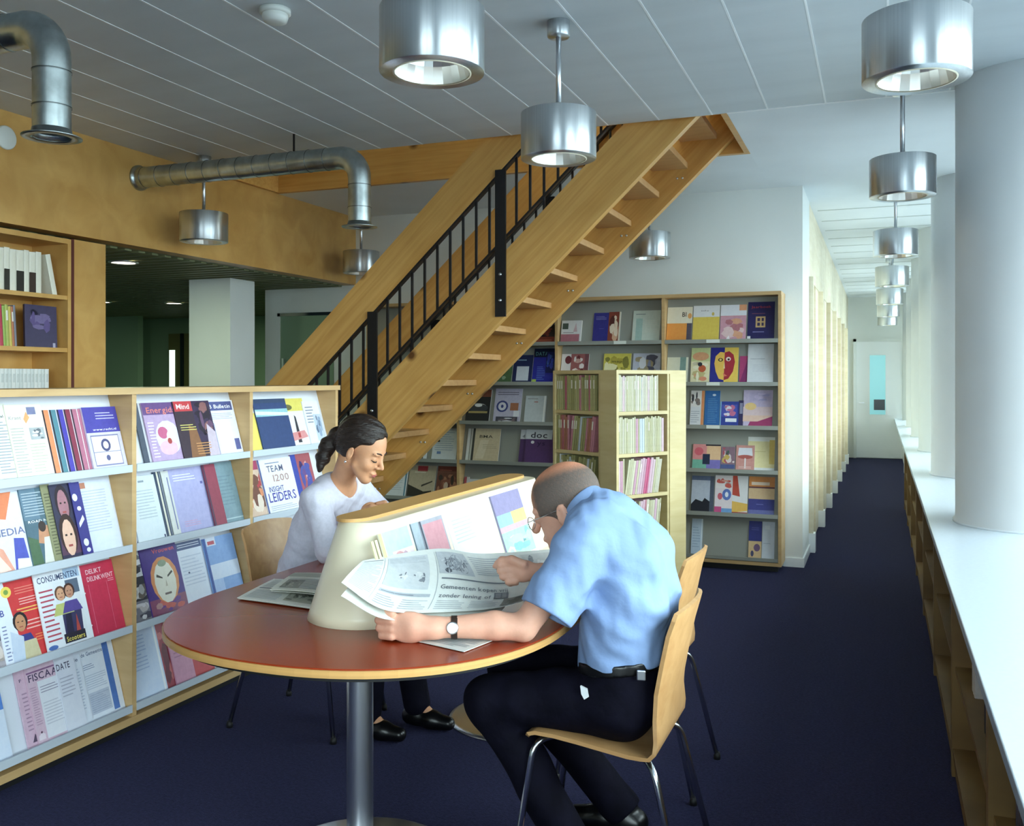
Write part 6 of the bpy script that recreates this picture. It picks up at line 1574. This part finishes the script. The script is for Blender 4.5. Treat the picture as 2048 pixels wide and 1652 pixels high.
    tr.cut((-0.66, 2.66, 0.665), (-0.12, 0, 1), 0.004)
    for an, kn_ in ((anL, kL), (anR, kR)):
        d = (an - kn_) / np.linalg.norm(an - kn_)
        tr.cap(an + d * 0.132, an + d * 0.16, 0.105, 0.105, 0.003, 'sub')
    # keep the seat of the trousers on the chair
    tr.cut((-0.66, 2.66, 0.437), (0.06, 0, -1), 0.02) if False else None
    child('trousers', tr, 'trousers_dark', 1)
    bf = Field((-0.84, 2.44, 0.60), (-0.50, 2.88, 0.72), 0.0035)
    for sgn in (-1, 1):
        bf.cap(sp[0] + sgn * dy * 1.1, sp[1] + sgn * dy, 0.124, 0.122, 0.04)
    bf.cut((-0.66, 2.66, 0.672), (-0.12, 0, 1), 0.002); bf.cut((-0.66, 2.66, 0.640), (0.12, 0, -1), 0.002)
    child('belt', bf, 'leather_black')
    o = MB().box(-0.012, 0.012, -0.004, 0.004, -0.014, 0.014, 0.003).build('belt_clip', 'steel', man); o.location = Vector((-0.60, 2.478, 0.652)) - org; o.rotation_euler = (0, 0, 0.2)
    hk = MB().prism([(-0.008, -0.028), (0.006, -0.02), (0.010, 0.012), (-0.004, 0.026), (-0.011, 0.005)], 1, -0.004, 0.004).build('pocket_cloth', 'cloth_white', man); hk.location = Vector((-0.755, 2.478, 0.583)) - org; hk.rotation_euler = (0, -0.45, 0.0)
    # shoes
    for an, yaw in ((anL, 0.05), (anR, -0.15)):
        sf = Field(an + V3(-0.26, -0.09, -0.14), an + V3(0.12, 0.09, 0.06), 0.0045)
        b0 = an + V3(0.035, 0, 0); z0 = 0.038
        sf.cap(V3(b0[0] + 0.035, b0[1], z0 + 0.012), V3(b0[0] - 0.08, b0[1] + 0.0, z0 + 0.012), 0.04, 0.04, 0.02)
        sf.cap(V3(b0[0] - 0.08, b0[1], z0 + 0.005), V3(b0[0] - 0.16, b0[1], z0), 0.043, 0.034, 0.02)
        sf.cap(V3(b0[0], b0[1], 0.05), V3(b0[0] + 0.002, b0[1], an[2] - 0.01), 0.04, 0.036, 0.02)
        sf.cut((0, 0, 0.004), (0, 0, -1), 0.003)
        child('shoe', sf, 'leather_black')
    # glasses
    gl = MB()
    for q in (1, -1):
        c = H(0.118, 0.034 * q, 0.0)
        gl.tube([Vector(c + s * 0.024 * math.cos(a) + u * 0.019 * math.sin(a) + f * (-0.004 * abs(math.cos(a)))) for a in [2 * math.pi * k / 24 for k in range(25)]], 0.0014, 6)
        gl.tube([Vector(H(0.115, 0.058 * q, 0.006)), Vector(H(0.06, 0.078 * q, 0.010)), Vector(H(-0.005, 0.084 * q, 0.016)), Vector(H(-0.03, 0.082 * q, -0.005))], 0.0014, 6)
    gl.tube([Vector(H(0.117, 0.011, 0.004)), Vector(H(0.122, 0, 0.008)), Vector(H(0.117, -0.011, 0.004))], 0.0013, 6)
    me = gl.mesh('glasses'); me.transform(Matrix.Translation(-org)); gobj = link('glasses', me, 'chrome', man)
    # watch
    wd = (wrL - elL) / np.linalg.norm(wrL - elL); wc = elL + wd * 0.186 + V3(0, 0, 0.001)
    a = np.cross(wd, V3(0, 0, 1)); a /= np.linalg.norm(a); b = np.cross(a, wd)
    wt = thing('wrist_watch', None, None, Vector(wc) - org); wt.parent = man
    mb = MB()
    ring0 = []
    for ww in (-0.0085, 0.0085):
        ring0.append([Vector(wd * ww + (a * math.cos(t) * 0.0285 + b * math.sin(t) * 0.0285)) for t in [2 * math.pi * k / 28 for k in range(28)]])
    ring1 = [[p * 1.0 + (p - Vector(wd) * p.dot(Vector(wd))).normalized() * 0.0028 for p in r] for r in ring0]
    for r0, r1 in ((ring1[0], ring1[1]), (ring0[1], ring0[0]), (ring0[0], ring1[0]), (ring1[1], ring0[1])):
        A_ = [mb.bm.verts.new(p) for p in r0]; B_ = [mb.bm.verts.new(p) for p in r1]
        for k in range(28): mb.bm.faces.new((A_[k], A_[(k + 1) % 28], B_[(k + 1) % 28], B_[k]))
    mb.build('strap', 'leather_brown', wt)
    fdir = Vector((0.25, -0.95, 0.2)).normalized()
    wf = MB().lathe([(0, 0.0), (0.0165, 0), (0.0165, 0.005), (0.0145, 0.007), (0, 0.007)], n=28).build('watch_case', 'steel', wt, fdir * 0.028)
    wf.rotation_euler = fdir.to_track_quat('Z', 'Y').to_euler()
    wf2 = MB().lathe([(0, 0.0072), (0.0138, 0.0072)], n=28).build('dial', 'cloth_white', wf)
    return man
build_man()

# ---------------- the woman
def build_woman():
    org = Vector((-2.30, 3.38, 0))
    body = Field((-2.46, 3.02, 0.02), (-1.62, 3.72, 1.34), 0.0042)
    sp = [V3(-2.285, 3.40, 0.55), V3(-2.235, 3.39, 0.68), V3(-2.175, 3.375, 0.82), V3(-2.12, 3.36, 0.93), V3(-2.08, 3.35, 0.995)]
    dy = V3(0.0, 0.055, 0)
    for sgn in (-1, 1):
        body.chain([p + sgn * dy for p in sp], [0.10, 0.085, 0.085, 0.08, 0.055], 0.04)
    shN, shF = V3(-2.095, 3.205, 0.965), V3(-2.085, 3.505, 0.965)
    body.cap(sp[-1], shN, 0.052, 0.045, 0.04); body.cap(sp[-1], shF, 0.052, 0.045, 0.04)
    elN, wrN = V3(-1.985, 3.115, 0.785), V3(-1.907, 3.225, 0.900)
    WO = V3(-0.004, 0.0, 0.018)
    elF, wrF = V3(-1.90, 3.57, 0.80), V3(-1.745, 3.42, 0.772)
    for a, b, c in ((shN, elN, wrN), (shF, elF, wrF)):
        body.cap(a, b, 0.042, 0.036, 0.02); body.cap(b, c, 0.035, 0.023, 0.02)
    # near hand, loosely closed above the divider
    body.ell(WO + V3(-1.882, 3.258, 0.912), (0.036, 0.024, 0.030), [(0.55, 0.72, 0.42), (0.8, -0.6, 0), (-0.25, -0.33, 0.91)], 0.016)
    for i, l in enumerate((0.030, 0.033, 0.031, 0.025)):
        kn = WO + V3(-1.848 - 0.010 * i, 3.262 + 0.016 * i, 0.937 - 0.003 * i)
        body.chain([kn, kn + V3(l * 0.9, 0.010, 0.006), kn + V3(l * 1.15, 0.018, -0.014), kn + V3(l * 0.7, 0.02, -0.028)], [0.0095, 0.0088, 0.008, 0.0072], 0.004)
    body.chain([WO + V3(-1.885, 3.235, 0.918), WO + V3(-1.855, 3.228, 0.932), WO + V3(-1.832, 3.235, 0.928)], [0.012, 0.0105, 0.0085], 0.006)
    # far hand resting on the table
    body.ell((-1.71, 3.395, 0.766), (0.042, 0.036, 0.016), [(0.74, -0.67, 0), (0.67, 0.74, 0), (0, 0, 1)], 0.014)
    for i, l in enumerate((0.036, 0.04, 0.037, 0.03)):
        kn = V3(-1.690 + 0.013 * i, 3.355 + 0.014 * i, 0.768)
        body.chain([kn, kn + V3(l * 0.7, -l * 0.66, 0.002), kn + V3(l * 1.15, -l * 1.05, -0.008)], [0.0095, 0.0085, 0.0072], 0.004)
    body.chain([(-1.735, 3.385, 0.764), (-1.735, 3.352, 0.762), (-1.712, 3.33, 0.758)], [0.012, 0.010, 0.0085], 0.006)
    kN, kF = V3(-1.885, 3.31, 0.50), V3(-1.88, 3.50, 0.50)
    anN, anF = V3(-1.93, 3.32, 0.10), V3(-1.80, 3.50, 0.10)
    for hip, kn_, an in ((V3(-2.29, 3.32, 0.535), kN, anN), (V3(-2.29, 3.48, 0.535), kF, anF)):
        body.cap(hip, kn_, 0.07, 0.047, 0.03); body.cap(kn_, an, 0.045, 0.03, 0.03); body.cap(an, an + V3(0.08, 0, -0.055), 0.028, 0.022, 0.02)
    mid_ = V3(-1.925, 3.255, 1.160)
    f = V3(0.90, 0.08, -0.44); f /= np.linalg.norm(f)
    s = np.cross(V3(0, 0, 1), f); s /= np.linalg.norm(s)      # her left: away from the camera
    u = np.cross(f, s); u /= np.linalg.norm(u)
    H = lambda a, b, c: mid_ + f * a + s * b + u * c
    ax = [f, s, u]
    body.cap((-2.065, 3.335, 1.00), H(-0.03, 0, -0.045), 0.050, 0.046, 0.03)
    body.ell(H(-0.012, 0, 0.055), (0.092, 0.072, 0.080), ax, 0.02)
    body.ell(H(0.035, 0, 0.025), (0.058, 0.062, 0.080), ax, 0.02)
    body.ell(H(0.046, 0, -0.040), (0.040, 0.046, 0.054), ax, 0.03)
    body.ell(H(0.070, 0, -0.086), (0.018, 0.020, 0.016), ax, 0.02)
    body.cap(H(0.020, 0.045, -0.045), H(0.066, 0.014, -0.088), 0.012, 0.012, 0.025); body.cap(H(0.020, -0.045, -0.045), H(0.066, -0.014, -0.088), 0.012, 0.012, 0.025)
    body.cap(H(0.088, 0, 0.020), H(0.112, 0, -0.018), 0.0065, 0.0095, 0.012)
    for q in (1, -1):
        body.ell(H(0.098, 0.011 * q, -0.024), (0.010, 0.008, 0.007), ax, 0.006)
        body.ell(H(0.097, 0.034 * q, 0.012), (0.014, 0.020, 0.013), ax, 0.012, 'sub')
        body.ell(H(0.076, 0.032 * q, 0.009), (0.013, 0.016, 0.011), ax, 0.004)
        body.ell(H(0.080, 0.030 * q, 0.031), (0.012, 0.024, 0.007), ax, 0.010)
        body.ell(H(0.060, 0.040 * q, -0.022), (0.022, 0.018, 0.02), ax, 0.02)
        body.ell(H(-0.008, 0.073 * q, -0.006), (0.016, 0.008, 0.030), [f * 0.95 + s * q * 0.3, s * 0.95 - f * 0.3 * q, u], 0.006)
        body.ell(H(-0.003, 0.082 * q, -0.002), (0.008, 0.006, 0.016), ax, 0.004, 'sub')
    body.ell(H(0.090, 0, -0.052), (0.010, 0.021, 0.006), ax, 0.006); body.ell(H(0.088, 0, -0.063), (0.010, 0.018, 0.007), ax, 0.005)
    me = body.mesh('person', 2); me.transform(Matrix.Translation(-org)); me.materials.append(M['skin_woman'])
    wo = link('person', me, None, None, org)
    tag(wo, 'dark-haired woman in a white long-sleeved top reading behind the divider', 'person')
    def child(nm, F, m, sm=2):
        q = F.mesh(nm, sm); q.transform(Matrix.Translation(-org)); return link(nm, q, m, wo)
    hf = Field(H(-0.06, 0, 0.0) - 0.24, H(-0.06, 0, 0.0) + 0.22, 0.0036)
    hf.ell(H(-0.016, 0, 0.060), (0.104, 0.082, 0.089), ax, 0.0)
    hf.ell(H(-0.050, 0, 0.010), (0.064, 0.072, 0.062), ax, 0.03)
    hf.cut(H(0.063, 0, 0.075), f * 0.9 - u * 0.42, 0.014)
    for q in (1, -1):
        hf.ell(H(0.055, 0.062 * q, -0.012), (0.064, 0.05, 0.062), ax, 0.012, 'sub')
        hf.ell(H(-0.006, 0.082 * q, -0.012), (0.018, 0.02, 0.026), ax, 0.006, 'sub')
    hf.cut(H(-0.05, 0, -0.042), -u - f * 0.15, 0.012)
    hf.ell(H(-0.115, -0.005, 0.018), (0.030, 0.034, 0.034), ax, 0.012)
    p0_ = H(-0.118, -0.005, 0.012)
    hf.chain([p0_, p0_ + V3(-0.035, -0.01, -0.04), p0_ + V3(-0.052, -0.02, -0.09), p0_ + V3(-0.062, -0.03, -0.14)], [0.028, 0.031, 0.027, 0.010], 0.015)
    def strands(X, Y, Z):
        return 0.0018 * np.sin(220 * (Y * 0.5 + Z * 0.7 - X * 0.2) + 3 * np.sin(30 * X))
    hf.warp(strands)
    child('hair', hf, 'hair_dark', 1)
    sw = Field((-2.46, 3.02, 0.56), (-1.68, 3.72, 1.08), 0.0042)
    for sgn in (-1, 1):
        sw.chain([p + sgn * dy * 1.08 for p in sp], [0.104, 0.092, 0.094, 0.090, 0.066], 0.04)
    sw.ell((-2.10, 3.30, 0.88), (0.06, 0.06, 0.06), None, 0.04); sw.ell((-2.09, 3.42, 0.88), (0.06, 0.06, 0.06), None, 0.04)
    sw.cap(sp[-1], shN, 0.066, 0.062, 0.04); sw.cap(sp[-1], shF, 0.066, 0.062, 0.04)
    for a, b, c in ((shN, elN, wrN), (shF, elF, wrF)):
        sw.cap(a, b, 0.059, 0.047, 0.025)
        e = b * 0.10 + c * 0.90
        sw.cap(b, e, 0.046, 0.034, 0.02)
    sw.warp(wobble(0.0034, 40)); sw.warp(wobble(0.0014, 95))
    def folds(X, Y, Z):
        g1 = np.exp(-((X + 2.13) ** 2 + (Y - 3.27) ** 2 + (Z - 0.86) ** 2) / 0.010)
        return 0.007 * g1 * np.sin(70 * (0.5 * X - 0.85 * Z) + 0.5)
    sw.warp(folds)
    sw.cap((-2.055, 3.33, 1.01), (-1.98, 3.29, 1.07), 0.060, 0.075, 0.010, 'sub')
    sw.cut((-2.3, 3.4, 0.585), (0, 0, -1), 0.004)
    child('sweater', sw, 'sweater_white', 1)
    tr = Field((-2.46, 3.22, 0.03), (-1.72, 3.62, 0.66), 0.005)
    for sgn in (-1, 1): tr.cap(sp[0] + sgn * dy * 1.15, sp[1] + sgn * dy, 0.110, 0.09, 0.04)
    for hip, kn_, an in ((V3(-2.29, 3.32, 0.54), kN, anN), (V3(-2.29, 3.48, 0.54), kF, anF)):
        tr.cap(hip, kn_, 0.088, 0.062, 0.04); tr.cap(kn_, an, 0.06, 0.056, 0.03)
    tr.cut((-2.3, 3.4, 0.62), (0, 0, 1), 0.004)
    child('trousers', tr, 'trousers_dark', 1)
    for an in (anN, anF):
        sf = Field(an + V3(-0.1, -0.08, -0.12), an + V3(0.24, 0.08, 0.05), 0.005)
        sf.cap(V3(an[0] - 0.03, an[1], 0.045), V3(an[0] + 0.07, an[1], 0.04), 0.036, 0.037, 0.02); sf.cap(V3(an[0] + 0.07, an[1], 0.036), V3(an[0] + 0.145, an[1], 0.032), 0.037, 0.028, 0.02)
        sf.cap(V3(an[0], an[1], 0.05), V3(*an), 0.035, 0.033, 0.02); sf.cut((0, 0, 0.004), (0, 0, -1), 0.003)
        child('shoe', sf, 'leather_black')
    def tubes(nm, lines, r, m):
        mb = MB()
        for ln_, rr in zip(lines, r): mb.tube([Vector(p) - org for p in ln_], rr, 6)
        return mb.build(nm, m, wo)
    for q in (1, -1):
        tubes('eyebrow', [[H(0.0945, 0.013 * q, 0.032), H(0.0935, 0.026 * q, 0.037), H(0.086, 0.040 * q, 0.037), H(0.073, 0.052 * q, 0.030)]], [[0.002, 0.0032, 0.003, 0.0014]], 'brow_dark')
        tubes('eyelash', [[H(0.0865, 0.018 * q, 0.003), H(0.0895, 0.028 * q, 0.000), H(0.086, 0.040 * q, 0.001), H(0.076, 0.049 * q, 0.005)]], [[0.0012, 0.0026, 0.0026, 0.0012]], 'brow_dark')
    tubes('lips', [[H(0.094, -0.020, -0.057), H(0.0995, -0.008, -0.0545), H(0.100, 0, -0.0555), H(0.0995, 0.008, -0.0545), H(0.094, 0.020, -0.057)], [H(0.093, -0.017, -0.060), H(0.098, 0, -0.063), H(0.093, 0.017, -0.060)]], [[0.001, 0.0028, 0.0026, 0.0028, 0.001], [0.001, 0.0036, 0.001]], 'lip')
    e = MB().lathe([(0, -0.005), (0.004, -0.004), (0.005, 0), (0.004, 0.004), (0, 0.005)], n=12).build('earring', 'chrome', wo); e.location = Vector(H(-0.008, -0.080, -0.042)) - org
    return wo
build_woman()
